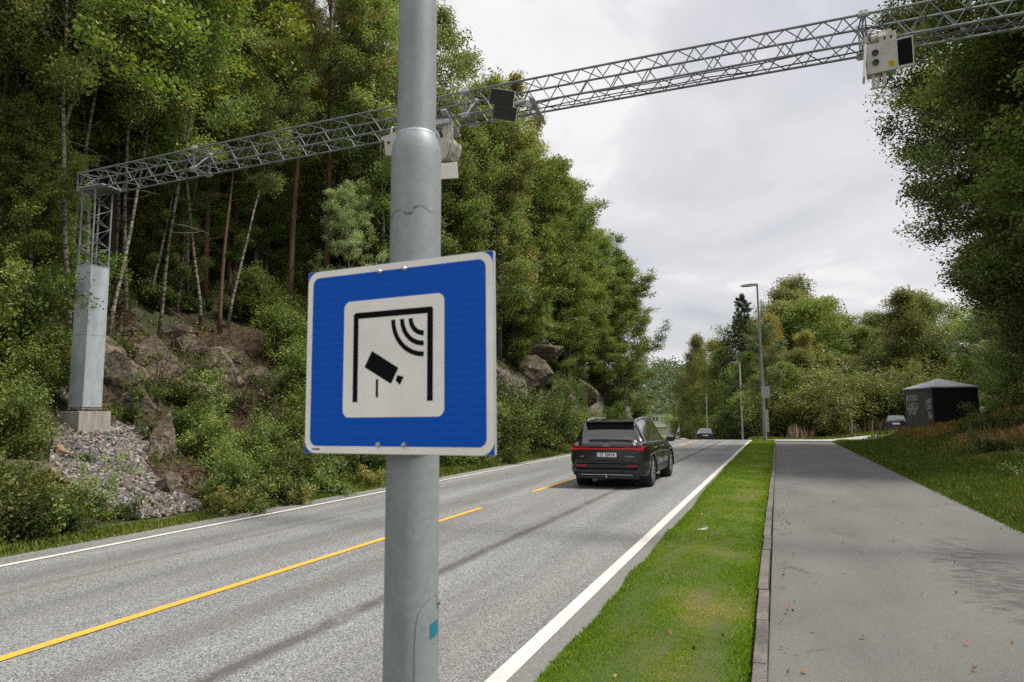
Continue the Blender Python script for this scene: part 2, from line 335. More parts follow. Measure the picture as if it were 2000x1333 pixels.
def m_gravel():
    t = NT('crushed stone'); at = t.n('ShaderNodeAttribute', attribute_name='rnd')
    c = t.ramp(at.outputs['Fac'], [(0, G(.05, .047, .044)), (.3, G(.11, .102, .095)), (.55, G(.17, .155, .143)), (.7, G(.20, .13, .105)), (.85, G(.25, .225, .205)), (1, G(.4, .37, .33))])
    c = t.mix(.6, c, t.ramp(t.noise(40, 4, .7), [(.3, .7), (.7, 1.2)]), 'MULTIPLY'); t.col(c); t.b.inputs['Roughness'].default_value = .85; return t.m
M['gravel'] = m_gravel()
def m_concrete():
    t = NT('board marked concrete'); f = t.noise(3, 6, .65, sc3=(3, 3, .5)); c = t.ramp(f, [(.3, G(.22, .2, .17)), (.7, G(.40, .375, .33))])
    st = t.ramp(t.noise(11, 3, .5, sc3=(1, 1, .02)), [(.42, .78), (.5, 1.0)]); c = t.mix(.8, c, st, 'MULTIPLY'); t.col(c); t.b.inputs['Roughness'].default_value = .9; t.bump(t.noise(30, 4), .3, .01); return t.m
M['concrete'] = m_concrete()
def m_kerb():
    t = NT('granite kerb'); g = t.n('ShaderNodeNewGeometry'); P = g.outputs['Position']
    c = t.ramp(t.noise(45, 4, .7, P), [(.3, G(.07, .062, .056)), (.55, G(.155, .138, .125)), (.8, G(.28, .25, .225))])
    c = t.mix(.8, c, t.ramp(t.noise(1.6, 5, .7, P), [(.35, .45), (.6, 1.1)]), 'MULTIPLY'); t.col(c); t.b.inputs['Roughness'].default_value = .9; t.bump(t.noise(40, 4, .7, P), .5, .01); return t.m
M['kerb'] = m_kerb()
def m_galv(name, a, b, metal=.5, rough=.48):
    t = NT(name); f = t.noise(3.2, 6, .6, sc3=(1.5, 1.5, .7)); v = t.n('ShaderNodeTexVoronoi'); v.inputs['Scale'].default_value = 55; t.l(t.tc.outputs['Object'], v.inputs['Vector'])
    c = t.ramp(f, [(.3, a), (.7, b)]); bw = t.n('ShaderNodeRGBToBW'); t.l(v.outputs['Color'], bw.inputs[0])
    c = t.mix(.35, c, t.ramp(bw.outputs[0], [(.2, .8), (.8, 1.12)]), 'MULTIPLY')
    st = t.ramp(t.noise(7, 5, .7, sc3=(1, 1, .18)), [(.28, .62), (.42, 1.0)]); c = t.mix(.5, c, st, 'MULTIPLY')
    t.col(c); t.b.inputs['Metallic'].default_value = metal; t.b.inputs['Roughness'].default_value = rough; t.bump(t.noise(40, 3), .08, .004); return t.m
M['galv'] = m_galv('galvanised pole', G(.215, .24, .25), G(.305, .335, .345), .15, .55)
M['galv_sheet'] = m_galv('galvanised sheet', G(.36, .41, .44), G(.50, .55, .58), .35, .5)
M['truss'] = m_galv('galvanised truss', G(.13, .145, .15), G(.23, .25, .26), .2, .55)
M['lampwhite'] = plain('pale lamp pole', (.66, .67, .66), .5, .1, .06)
M['lampgrey'] = plain('lamp grey', (.42, .43, .43), .5, .3, .1)
M['housing'] = plain('beige housing', (.46, .43, .38), .45, 0, .06)
M['whitehousing'] = plain('white housing', (.46, .445, .41), .5, 0, .14, 9)
M['black'] = plain('black plastic', (.012, .012, .013), .35, 0, .2)
M['blackmat'] = plain('black rubber', (.018, .018, .018), .8, 0, .2)
M['signwhite'] = plain('sign white', (.92, .885, .83), .5, 0, .09, 5)
M['signblack'] = plain('sign black', (.005, .005, .006), .7, 0, .1, spec=.1)
def m_blue():
    t = NT('sign blue'); wv = t.n('ShaderNodeTexWave', wave_type='BANDS', bands_direction='Z'); wv.inputs['Scale'].default_value = 14; wv.inputs['Distortion'].default_value = 1.2; wv.inputs['Detail'].default_value = 2
    t.l(t.tc.outputs['Object'], wv.inputs['Vector']); t.col(t.ramp(wv.outputs['Fac'], [(0, G(.000, .088, .50)), (1, G(.001, .10, .56))])); t.b.inputs['Roughness'].default_value = .55; t.b.inputs['Specular IOR Level'].default_value = .2; return t.m
M['signblue'] = m_blue()
M['sticker'] = plain('teal sticker', (.015, .17, .26), .5, 0, .1)
M['yellow'] = plain('yellow label', (.7, .52, .03), .5, 0, .05)
M['rust_stain'] = plain('rusty dirt', (.17, .15, .125), .9, 0, .4, 20)
M['steel'] = plain('steel bolt', (.5, .5, .48), .4, .6, .1)
M['cable_green'] = plain('green cable', (.02, .25, .09), .5)
def m_paint(name, c, metal=.5):
    t = NT(name); t.b.inputs['Base Color'].default_value = (*c, 1); t.b.inputs['Metallic'].default_value = metal; t.b.inputs['Roughness'].default_value = .28
    t.b.inputs['Coat Weight'].default_value = 1; t.b.inputs['Coat Roughness'].default_value = .06
    return t.m
M['carpaint'] = m_paint('dark graphite paint', (.017, .018, .020), .5); M['carblue'] = m_paint('near black paint', (.012, .013, .018), .3); M['carwhite'] = m_paint('white paint', (.75, .75, .75), 0)
M['glass'] = plain('tinted glass', (.012, .014, .015), .04, 0, .05, coat=1, spec=.9)
M['glass_light'] = plain('car glass', (.07, .085, .10), .2, 0, .05)
M['chrome'] = plain('satin aluminium', (.6, .6, .6), .25, .9, .05)
M['rim'] = plain('grey alloy', (.35, .35, .36), .3, .8, .1)
def m_emit(name, c, s):
    t = NT(name); t.b.inputs['Base Color'].default_value = (*c, 1); t.b.inputs['Emission Color'].default_value = (*c, 1); t.b.inputs['Emission Strength'].default_value = s; t.b.inputs['Roughness'].default_value = .15; return t.m
M['taillit'] = m_emit('lit tail light', (.5, .008, .02), .34)
M['tailred'] = m_emit('red lens', (.16, .004, .008), .12)
M['reflector'] = plain('red reflector', (.35, .01, .012), .25)
M['plate'] = plain('number plate', (.75, .75, .73), .5, 0, .03)
M['plateblue'] = plain('plate blue', (.02, .1, .45), .5)
M['kioskdark'] = plain('dark brown cladding', (.030, .026, .022), .6, 0, .15, 3)
M['kioskblack'] = plain('black cladding', (.006, .006, .007), .7, 0, .2, 3)
M['kioskroof'] = plain('grey sheet roof', (.38, .39, .41), .5, .1, .2, 2)
M['graffiti'] = plain('silver spray paint', (.62, .60, .54), .6, 0, .1)
M['bldg'] = plain('pale facade', (.55, .55, .54), .7, 0, .05, .4)
M['tarp'] = plain('white paper', (.8, .8, .8), .6)

# ------------------------------------------------------------------ the lie of the land
def cx(Y): return -.002*np.maximum(0, Y-45)**2*(Y < 210)-(Y >= 210)*(54.45+.4*(Y-210))     # the road bends left past the crest
def rz(Y):
    Y = np.asarray(Y, float)
    a = -.001*np.clip(Y-40, 0, 40)**2
    b = np.where(Y > 80, -.08*(np.clip(Y, 80, 130)-80)+.0007*np.clip(Y-80, 0, 50)**2, 0)
    return a+b
def pw(s, pts): return np.interp(s, [p[0] for p in pts], [p[1] for p in pts])
def H(X, Y):
    X = np.asarray(X, float); Y = np.asarray(Y, float); u = X-cx(Y); r = rz(Y)
    s = -u-9.3
    A = pw(s, [(0, 0), (1.2, .22), (3.6, 1.15), (4.6, 1.75), (6.3, 3.0), (8, 4.3), (10.5, 6.0), (16, 9.0), (34, 23), (70, 46), (200, 70)])
    B = pw(s, [(0, 0), (1.4, .3), (2.4, 1.3), (3.1, 3.8), (4, 4.6), (9, 6.8), (34, 22), (70, 42), (200, 60)])
    wv = smooth(15, 26, Y); L = (A*(1-wv)+B*wv)*(1-.75*smooth(60, 110, Y))
    d = u-3.0
    s2 = smooth(-3, 6, X+.088*Y); w = smooth(0, 7, d)*(1-smooth(60, 90, Y)*(1-s2))
    bank = (.10*np.clip(d, 0, 6)+.42*np.clip(d-4.4, 0, 5)+.1*np.clip(d-9, 0, 200))*(1-smooth(37, 43, Y))*smooth(-5, 8, Y+2)
    flat = smooth(37, 43, Y)*(.6*smooth(2, 5, d)*(1-smooth(50, 56, Y)))
    far = .10*np.clip(Y-75, 0, 60)*smooth(4, 14, d)*(Y > 70)*s2
    R_ = r*(1-w)+bank+flat+far
    return np.where(s > 0, r+L, np.where(d > 0, R_, r))
def hz(x, y): return float(H(x, y))
def hit(px, py, tmax=160):
    v = ray(px, py); t = 2.0
    while t < tmax:
        p = np.array([0, 0, CAM_H])+v*t
        if p[2] < hz(p[0], p[1]): return p
        t += .1
    return p
def bumpy(x, y):
    return noise.fractal(Vector((x*.45, y*.45, 3.1)), 1.0, 2.1, 5)

us = np.unique(np.round(np.concatenate([np.linspace(-600, -80, 14), np.arange(-80, -30, 2.0), np.arange(-30, -9, .28), np.arange(-9, 3.2, .6), np.arange(3.0, 14, .5), np.arange(14, 60, 2.5), np.linspace(60, 700, 14)]), 3))
ys = np.unique(np.round(np.concatenate([np.arange(-30, 0, 3.0), np.arange(0, 34, .28), np.arange(34, 66, .5), np.arange(66, 160, 2.0), np.arange(160, 320, 8.0), np.linspace(330, 1200, 16)]), 3))
U, Yg = np.meshgrid(us, ys); Xg = U+cx(Yg); Zg = H(Xg, Yg)
amp = np.clip((-U-9.8)/2.5, 0, 1)*(U < 0)*np.where(Yg < 70, 1, 0)
bz = np.array([[bumpy(x, y) if a > 0 else 0 for x, y, a in zip(rx, ry, ra)] for rx, ry, ra in zip(Xg, Yg, amp)])
gravel_zone = smooth(5.5, 8.0, Yg)*(1-smooth(10.2, 11.5, Yg))*(U > -14.6)
Zg = Zg+bz*amp*.42*(1-.8*gravel_zone)-np.where((U > -9.0) & (U < 3.2), .05, 0)
ny, nx = U.shape
idx = np.arange(ny*nx).reshape(ny, nx)
Fc = np.stack([idx[:-1, :-1], idx[:-1, 1:], idx[1:, 1:], idx[1:, :-1]], -1).reshape(-1, 4)
uc = (U[:-1, :-1]+U[1:, 1:]).ravel()/2
mi = np.where(uc > -9.6, 1, 0)
g = link('ground', npmesh('ground', np.stack([Xg, Yg, Zg], -1).reshape(-1, 3), Fc, [M['ground'], M['soil']], mi, sm=True)); g['kind'] = 'structure'
from mathutils.bvhtree import BVHTree
_bv = BVHTree.FromPolygons([Vector(v.co) for v in g.data.vertices], [tuple(p.vertices) for p in g.data.polygons])
def gz(x, y):
    h = _bv.ray_cast(Vector((x, y, 200)), Vector((0, 0, -1)))
    return h[0].z if h[0] else hz(x, y)
def hitg(px, py):
    v = ray(px, py); h = _bv.ray_cast(Vector((0, 0, CAM_H)), Vector(v)); return np.array(h[0]) if h[0] else hit(px, py)

def strip(name, u0, u1, Y0, Y1, mat, dz=0, kind='structure', n=None, wob=0, cut=0, seed=1):
    Yv = np.linspace(Y0, Y1, n or max(2, int((Y1-Y0)/.8))); k = 7
    rg = np.random.default_rng(seed); uu = np.linspace(u0, u1, k)
    V = []; rn = []
    for Y in Yv:
        for j, u in enumerate(uu):
            V.append((u+float(cx(Y)), Y, float(rz(Y))+dz)); rn.append(u)
    idx = np.arange(len(V)).reshape(len(Yv), k)
    Fc = np.stack([idx[:-1, :-1], idx[:-1, 1:], idx[1:, 1:], idx[1:, :-1]], -1).reshape(-1, 4)
    o = link(name, npmesh(name, V, Fc, mat, rnd=rn, sm=True)); 
    if kind: o['kind'] = kind
    return o
strip('road', -8.75, -1.3, -8, 205, M['asphalt'], 0)
strip('road_shoulder', -1.61, -1.3, -8, 205, M['shoulder'], .004)
strip('path', -.13, 3.02, -8, 50, M['path'], -.012)
strip('white_edge_line', -1.74, -1.615, -8, 70, M['white_line'], .008)
strip('white_edge_line', -8.25, -8.15, -8, 150, M['white_line'], .008)
for a in range(-12, 110, 12): strip('yellow_centre_line', -5.06, -4.96, 2.15+a, 11.42+a, M['yellow_line'], .008)
# side road joining at the crest
mb = MB(); poly = [(-.1, 47), (3.0, 46.0), (4.2, 49.2), (6.2, 52.2), (12, 54.5), (30, 57), (60, 58), (60, 66), (20, 66), (8, 64), (2, 60), (-1.5, 56)]
me = bpy.data.meshes.new('side_road'); bm = bmesh.new(); vs = [bm.verts.new((x, y, 0)) for x, y in poly]; bm.faces.new(vs)
bmesh.ops.triangulate(bm, faces=bm.faces[:]); bmesh.ops.subdivide_edges(bm, edges=bm.edges[:], cuts=5, use_grid_fill=True)
for v in bm.verts: v.co.z = max(hz(v.co.x, v.co.y), gz(v.co.x, v.co.y))+.03
bm.to_mesh(me); bm.free(); me.materials.append(M['sideroad']); o = link('side_road', me); o['kind'] = 'structure'
# car park beyond the crest
mb = MB(); mb.box((-45, 170, -4.08), (50, 90, .4)); o = mb.build('parking_area', M['sideroad']); o['kind'] = 'structure'

# kerb stones with joints, slightly uneven
mb = MB(); rg = random.Random(5); y = -6.0
while y < 47:
    ln = .98; dx = rg.uniform(-.006, .006); dz_ = rg.uniform(-.004, .006)
    mb.box((-.165+dx-.03*math.exp(-((y-10)/7)**2), y+ln/2, .0+dz_-.02+float(rz(y))), (.085, ln-.012, .13), ch=.01); y += ln
o = mb.build('kerb', M['kerb']); o['kind'] = 'structure'

# ------------------------------------------------------------------ foliage makers
def unit(v): return v/np.maximum(1e-9, np.linalg.norm(v, axis=-1, keepdims=True))
def leaves_np(rg, C, ln, wd, up=.5, droop=.0, cval=None, fold=.0):
    """kite leaves at points C"""
    n = len(C); d = unit(rg.normal(size=(n, 3))+np.array([0, 0, -droop])); nn = rg.normal(size=(n, 3)); nn[:, 2] = np.abs(nn[:, 2])+up*2
    s = unit(np.cross(d, nn)); L = (ln*rg.uniform(.65, 1.25, n))[:, None]; W = L*wd
    up_ = unit(np.cross(s, d))
    V = np.stack([C-d*L*.5, C-d*L*.02+s*W*.5+up_*W*fold, C+d*L*.5, C-d*L*.02-s*W*.5+up_*W*fold], 1).reshape(-1, 3)
    Fc = np.arange(4*n).reshape(-1, 4)
    r = rg.uniform(0, 1, n) if cval is None else np.clip(cval*.6+rg.uniform(0, 1, n)**1.4*.55-.07, 0, 1)
    return V, Fc, np.repeat(r, 4)
def pl(rg, p, d, L, n, curve, wob):
    pts = [p]; d = d/np.linalg.norm(d)
    for i in range(n):
        d = d+curve/n+rg.normal(size=3)*wob; d = d/np.linalg.norm(d); p = p+d*L/n; pts.append(p)
    return np.array(pts)
def lerp_pl(P, t):
    t = np.clip(t, 0, 1)*(len(P)-1); i = min(int(t), len(P)-2); return P[i]+(P[i+1]-P[i])*(t-i), P[i+1]-P[i]
def make_tree(seed, Ht, r0, c0, rad, prof, nl, leaves, ln, wd, elev=(15, 60), droop=0, curve=(0, 0, .6), barkm='bark', leafm='oak', lean=.02, stubs=0, nsec=6, spread=.26, twigs=True, ncl=3, up=.5, seg=7, bend=.035):
    rg = np.random.default_rng(seed); mb = MB(); K = 11
    tr = [np.zeros(3)]; d = np.array([rg.normal()*lean, rg.normal()*lean, 1.0])
    for i in range(K-1):
        d = d+np.append(rg.normal(size=2)*bend, 0); tr.append(tr[-1]+d/np.linalg.norm(d)*Ht/(K-1))
    tr = np.array(tr); rr = [r0*(1-.9*(i/(K-1))**.85)+.012 for i in range(K)]; rr[0] *= 1.35
    mb.tube(tr, rr, seg)
    cl = []; cc = []
    for i in range(nl):
        q = (i+.5)/nl; t = c0+(1-c0)*q**.95*.97; p, _ = lerp_pl(tr, t); az = i*2.39996+rg.normal()*.35
        L = rad*prof(q)*rg.uniform(.75, 1.2); el = R(elev[0]+(elev[1]-elev[0])*q+rg.normal()*7)
        dd = np.array([math.cos(az)*math.cos(el), math.sin(az)*math.cos(el), math.sin(el)])
        B = pl(rg, p, dd, L, 5, np.array(curve), .09); rb = max(.012, r0*.36*(1-q*.75))
        mb.tube(B, np.linspace(rb, .006, 6), 4, cap=False); cv = rg.uniform(0, 1)
        for j in range(nsec):
            a = .25+.75*(j+rg.uniform())/nsec; p2, d2 = lerp_pl(B, a); d2 = unit(d2)
            e = unit(rg.normal(size=3)*[1, 1, .6]); d3 = d2*.7+e*.8+np.array([0, 0, -droop*.5]); l2 = L*.42*(1.15-.6*a)*rg.uniform(.7, 1.3)+.15
            S = pl(rg, p2, d3, l2, 3, np.array([0, 0, -droop*1.6+.15]), .12)
            if twigs: mb.tube(S, np.linspace(rb*.35, .004, 4), 3, cap=False)
            for k in range(ncl):
                c, _ = lerp_pl(S, .3+.7*(k+rg.uniform())/ncl); cl.append(c); cc.append(.55*cv+.45*rg.uniform())
    for i in range(stubs):
        t = rg.uniform(.1, max(c0, .16)); p, _ = lerp_pl(tr, t); az = rg.uniform(0, 6.28); dd = np.array([math.cos(az), math.sin(az), rg.uniform(-.2, .4)])
        mb.tube(pl(rg, p, dd, rg.uniform(.4, 1.6), 3, np.array([0, 0, -.2]), .12), np.linspace(.02, .005, 4), 3, cap=False)
    cl = np.array(cl); cc = np.array(cc); k = max(1, leaves//len(cl)); C = np.repeat(cl, k, 0); cv = np.repeat(cc, k)
    off = rg.normal(size=C.shape); off = off/np.linalg.norm(off, axis=1, keepdims=True)*(rg.uniform(0, 1, len(C))**.6)[:, None]*spread*1.75*np.array([1, 1, .7])
    if droop: off[:, 2] -= np.abs(rg.normal(size=len(C)))*droop*spread*1.6
    V, Fc, rn = leaves_np(rg, C+off, ln, wd, up, droop*.8, cv, .12)
    me_t = bpy.data.meshes.new('trunk'); me_t.from_pydata(mb.v, [], mb.f); me_t.materials.append(M[barkm]); me_t.polygons.foreach_set('use_smooth', [True]*len(me_t.polygons)); me_t.update()
    me_c = npmesh('crown', V, Fc, M[leafm], rnd=rn)
    return dict(trunk=me_t, crown=me_c, h=Ht)
rnd_ = lambda q: math.sin(math.pi*(.16+.80*q))**.8
tall_ = lambda q: math.sin(math.pi*(.12+.84*q))**.6
cone_ = lambda q: (1-q)**.8+.06
flat_ = lambda q: .55+.6*math.sin(math.pi*min(1, q*.9+.1))
def recolor(p, leafm, barkm=None):
    c = p['crown'].copy(); c.materials.clear(); c.materials.append(M[leafm]); t = p['trunk']
    if barkm: t = t.copy(); t.materials.clear(); t.materials.append(M[barkm])
    return dict(trunk=t, crown=c, h=p['h'])
PT = {}
PT['oakA'] = make_tree(11, 12, .20, .22, 3.9, rnd_, 26, 42000, .105, .62, barkm='bark', leafm='oak', stubs=4)
PT['oakB'] = make_tree(12, 13, .18, .30, 3.4, rnd_, 24, 36000, .10, .62, barkm='darkbark', leafm='green', stubs=6)
PT['oakC'] = make_tree(16, 12, .17, .12, 3.3, tall_, 34, 52000, .115, .62, barkm='bark', leafm='green')
PT['birchA'] = make_tree(21, 14, .085, .34, 2.5, tall_, 28, 46000, .088, .72, (30, 65), .55, (0, 0, .1), 'birchbark', 'birchleaf', .03, 2, spread=.24)
PT['birchB'] = make_tree(22, 14, .08, .18, 2.7, tall_, 30, 50000, .09, .72, (25, 65), .45, (0, 0, .2), 'birchbark', 'birchleaf', .03, 2, spread=.26)
PT['birchslim'] = make_tree(23, 12, .052, .50, 2.1, rnd_, 16, 22000, .08, .7, (30, 65), .3, (0, 0, .3), 'birchbark', 'birchleaf', .03, 2, spread=.26)
PT['aspen'] = make_tree(24, 13, .13, .15, 2.9, tall_, 28, 40000, .085, .85, (20, 60), .1, (0, 0, .4), 'bark', 'pale', .03)
PT['canopy'] = make_tree(28, 12, .13, .40, 4.3, flat_, 30, 34000, .135, .6, (5, 55), .15, (0, 0, .15), barkm='darkbark', leafm='oak', spread=.30)
PT['bigoak'] = make_tree(29, 19, .24, .16, 5.0, tall_, 34, 52000, .14, .62, (10, 60), .1, (0, 0, .3), barkm='darkbark', leafm='green', spread=.42, nsec=8, ncl=4)
PT['bigbirch'] = make_tree(30, 20, .15, .14, 4.4, tall_, 34, 48000, .125, .7, (20, 60), .9, (0, 0, -.1), 'birchbark', 'birchleaf', .02, 2, spread=.36, nsec=9, ncl=5)
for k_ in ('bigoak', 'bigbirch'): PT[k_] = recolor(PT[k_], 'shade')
PT['thicket'] = make_tree(27, 11, .12, .04, 3.0, tall_, 30, 26000, .12, .62, barkm='darkbark', leafm='green', twigs=False, spread=.32)
PT['dark'] = make_tree(26, 13, .16, .38, 3.4, rnd_, 20, 22000, .12, .62, barkm='darkbark', leafm='green', stubs=8, twigs=False)
PT['pine'] = make_tree(31, 14, .11, .58, 2.4, flat_, 18, 34000, .15, .11, (0, 45), 0, (0, 0, .4), 'pinebark', 'pineneedle', .008, 10, bend=.016, spread=.17, nsec=7)
PT['rustpine'] = recolor(make_tree(32, 14, .11, .45, 2.5, flat_, 20, 36000, .15, .12, (0, 45), .1, (0, 0, .3), 'pinebark', 'pineneedle', .008, 8, bend=.016, spread=.19, nsec=7), 'rust')
PT['farA'] = make_tree(41, 12, .18, .08, 3.8, rnd_, 26, 24000, .165, .68, barkm='darkbark', leafm='green', spread=.48, twigs=False)
PT['farB'] = make_tree(42, 12, .15, .08, 2.9, tall_, 30, 26000, .15, .7, (25, 65), .35, (0, 0, .1), 'birchbark', 'birchleaf', .03, spread=.46, twigs=False)
PT['farC'] = recolor(make_tree(43, 12, .15, .06, 3.4, tall_, 26, 24000, .155, .7, (20, 60), .1, (0, 0, .4), 'bark', 'pale', spread=.48, twigs=False), 'birchleaf')
PT['farC'] = recolor(PT['farC'], 'farolive'); PT['farB'] = recolor(PT['farB'], 'farolive')
PT['farY'] = recolor(PT['farB'], 'autumn')
PT['farpine'] = make_tree(44, 12, .14, .42, 2.6, flat_, 16, 16000, .26, .16, (0, 45), 0, (0, 0, .4), 'pinebark', 'pineneedle', spread=.26, twigs=False)
PT['spruce'] = make_tree(45, 13, .16, .06, 3.4, cone_, 90, 36000, .20, .22, (-12, 18), .12, (0, 0, .15), 'darkbark', 'spruceneedle', .0, nsec=7, spread=.09, ncl=3, twigs=False)
# shrubs
def make_shrub(seed, h, rad, leaves, ln, wd, leafm, nst=9, droop=0):
    rg = np.random.default_rng(seed); mb = MB(); cl = []; cc = []
    for i in range(nst):
        az = rg.uniform(0, 6.28); t = rg.uniform(.05, 1); dd = np.array([math.cos(az)*t*rad/h*1.3, math.sin(az)*t*rad/h*1.3, 1]); L = h*rg.uniform(.6, 1.1)*(1.1-.3*t)
        B = pl(rg, np.array([math.cos(az), math.sin(az), 0])*.12*t-np.array([0, 0, .06]), dd, L, 5, np.array([math.cos(az)*.3, math.sin(az)*.3, -droop]), .14)
        mb.tube(B, np.linspace(.016, .004, 6), 4, cap=False); cv = rg.uniform()
        for j in range(8):
            a = .12+.88*(j+rg.uniform())/8; p2, d2 = lerp_pl(B, a); S = pl(rg, p2, unit(d2)*.4+unit(rg.normal(size=3)), L*.3*rg.uniform(.6, 1.3), 2, np.zeros(3), .1)
            mb.tube(S, [.006, .004, .003], 3, cap=False)
            for q in (.4, .75, 1): cl.append(lerp_pl(S, q)[0]); cc.append(.6*cv+.4*rg.uniform())
    cl = np.array(cl); cc = np.array(cc); k = max(1, leaves//len(cl)); C = np.repeat(cl, k, 0)+rg.normal(size=(len(cl)*k, 3))*rad*.10
    C[:, 2] = np.maximum(C[:, 2], .02)
    V, Fc, rn = leaves_np(rg, C, ln, wd, .6, droop, np.repeat(cc, k), .12)
    me_t = bpy.data.meshes.new('stems'); me_t.from_pydata(mb.v, [], mb.f); me_t.materials.append(M['bark']); me_t.update()
    return dict(stems=me_t, foliage=npmesh('foliage', V, Fc, M[leafm], rnd=rn), h=h)
SH = {}
SH['a'] = make_shrub(51, 1.5, .95, 7500, .085, .6, 'shrub', 12)
SH['b'] = make_shrub(52, 1.2, .9, 6000, .07, .6, 'cover', 12)
SH['c'] = make_shrub(53, 2.4, 1.3, 15000, .095, .62, 'green', 16)
SH['d'] = make_shrub(54, .8, .6, 2200, .09, .5, 'shrub', 9, .4)
SH['sapling'] = make_shrub(55, 2.6, .7, 2600, .075, .7, 'birchleaf', 4)
SH['big'] = make_shrub(56, 3.4, 2.0, 26000, .11, .6, 'shrub', 22)
SH['twig'] = make_shrub(58, 1.5, .9, 420, .07, .6, 'litter', 16)
SH['light'] = make_shrub(59, 1.3, .9, 4200, .11, .45, 'green', 11, .2)
SH['yellow'] = make_shrub(61, 1.1, .8, 3600, .10, .6, 'autumn', 10, .1)
SH['far'] = make_shrub(57, 4.0, 2.4, 26000, .13, .6, 'farolive', 20)

count = {}
def place(p, kinds, name, loc, s, rz_, label, cat, group=None, lean=(0, 0), sxy=1.0):
    o = empty(name, (loc[0], loc[1], loc[2]), rz_); o.rotation_euler = (lean[0], lean[1], rz_); o.scale = (s*sxy, s*sxy, s)
    for k in kinds: link(k, p[k], o)
    tag(o, label, cat, group); return o
def tree(kind, X, Y, h, label, group=None, rz_=None, lean=(0, 0), sxy=1.0, name=None, sink=.15):
    p = PT[kind]; nm = name or {'p': 'pine_tree', 's': 'spruce_tree', 'b': 'birch_tree', 'a': 'aspen_tree', 'o': 'oak_tree'}.get('p' if 'pine' in kind else kind[0], 'broadleaf_tree')
    cat = 'tree'
    return place(p, ('trunk', 'crown'), nm, (X, Y, gz(X, Y)-sink), h/p['h'], random.uniform(0, 6.28) if rz_ is None else rz_, label, cat, group, lean, sxy)
def shrub(kind, X, Y, s, label, group=None, name='shrub', z=None):
    return place(SH[kind], ('stems', 'foliage'), name, (X, Y, (gz(X, Y) if z is None else z)-.08), s, random.uniform(0, 6.28), label, 'shrub', group)
random.seed(7)
# ------------------------------------------------------------------ the wooded hillside on the left
rg = random.Random(99)
PIN = {388: (-19.0, 18.6), 566: (-17.0, 20.8), 632: (-17.0, 23.0), 700: (-17.5, 25.6), 470: (-19.5, 20.6)}
GL = 'trees of the wooded hillside'
taken = []
def T(kind, px, py, h, label, group=GL, **k):
    p = hitg(px, py); taken.append((p[0], p[1])); return tree(kind, p[0], p[1], h, label, group, **k)
def TX(kind, X, Y, h, label, group=GL, **k):
    taken.append((X, Y)); return tree(kind, X, Y, h, label, group, **k)
# birches and slim stems near the gantry column
for px, py, h, lean, lab in [
    (18, 560, 12, (.0, .03), 'slim white-stemmed birch at the picture edge left of the gantry column'),
    (62, 585, 13, (.02, .06), 'tall white birch leaning right, second from the picture edge'),
    (108, 560, 13.5, (.0, .08), 'straight speckled birch just left of the lattice column'),
    (130, 600, 12, (.02, .08), 'thin birch leaning behind the grey column casing'),
    (222, 575, 13, (-.02, .05), 'white birch rising just right of the column casing'),
    (292, 600, 10, (.0, .07), 'short pale birch between the column and the twin birches'),
    (352, 598, 11.5, (0, .09), 'left one of the twin leaning birches above the mossy bank'),
    (368, 588, 12.5, (0, .14), 'right one of the twin leaning birches above the mossy bank'),
    (160, 560, 12, (0, -.05), 'crooked birch stem seen through the lattice column')]:
    T('birchslim', px, py, h, lab, lean=lean)
for px, py, h, lab, kd in [
    (388, 560, 15, 'pine with red bark standing left under the second truss section', 'pine'),
    (566, 560, 16, 'tall bare red pine stem, left of the tallest pair', 'pine'),
    (632, 545, 17.5, 'tallest red-barked pine with a rusty brown crown', 'rustpine'),
    (700, 560, 15.5, 'red-barked pine close to the left edge of the sign pole', 'rustpine'),
    (470, 560, 15, 'thin dark pine between the birches and the red pines', 'pine'),
    (428, 650, 9, 'small crooked pine rooted on the rocky bank', 'pine')]:
    if px in PIN: TX(kd, *PIN[px], h, lab)
    else: T(kd, px, py, h, lab)
# crowns that fill the front of the hillside
TX('canopy', -17.0, 11.6, 13, 'broad yellow-green oak overhanging the left end of the truss', name='oak_tree')
for X, Y, h, ln_, lab in [(-16.6, 11.0, 11, .05, 'thin pale birch stem nearest the left picture edge'), (-16.2, 11.7, 12, .07, 'second thin pale birch stem from the left picture edge'), (-16.9, 12.6, 12.5, .05, 'pale birch stem leaning just left of the lattice column'), (-16.4, 12.9, 11.5, .08, 'pale birch stem crossing behind the top of the lattice column'), (-17.4, 14.2, 12, .07, 'pale birch stem right of the lattice column'), (-17.0, 15.0, 11, .10, 'pale leaning birch stem under the first truss section'), (-17.6, 17.2, 12, .05, 'pale birch stem left of the first truss joint'), (-17.2, 17.9, 11, .09, 'pale birch stem under the first truss joint')]: TX('birchslim', X, Y, h, lab, lean=(0, ln_))
TX('oakC', -17.6, 10.2, 7.5, 'yellow-green tree at the picture edge with leaves down to the bank', sxy=1.0)
TX('canopy', -18.6, 14.6, 13.8, 'yellow-green oak crown above the first truss joint', name='oak_tree')
TX('canopy', -21.5, 14.0, 14.5, 'high oak crown behind the other oaks above the column', name='oak_tree')
TX('oakB', -21.5, 19.0, 15.5, 'dark green leafy crown above the middle of the truss', sxy=1.05)
TX('birchA', -19.6, 22.0, 16, 'grey-green birch crown left of the rusty pine', sxy=1.0)
TX('aspen', -15.6, 26.0, 16.5, 'pale green tree behind the upper sign pole', sxy=1.05)
TX('aspen', -14.4, 21.0, 6.6, 'small pale green aspen left of the sign pole above the rocks', sxy=.9)
TX('birchA', -14.6, 24.0, 14.5, 'hanging birch just right of the sign pole')
TX('birchB', -14.3, 27.2, 16.8, 'tallest pale birch at the edge of the sky', sxy=1.1)
TX('birchB', -13.4, 30.8, 13.6, 'birch under the black antenna panels')
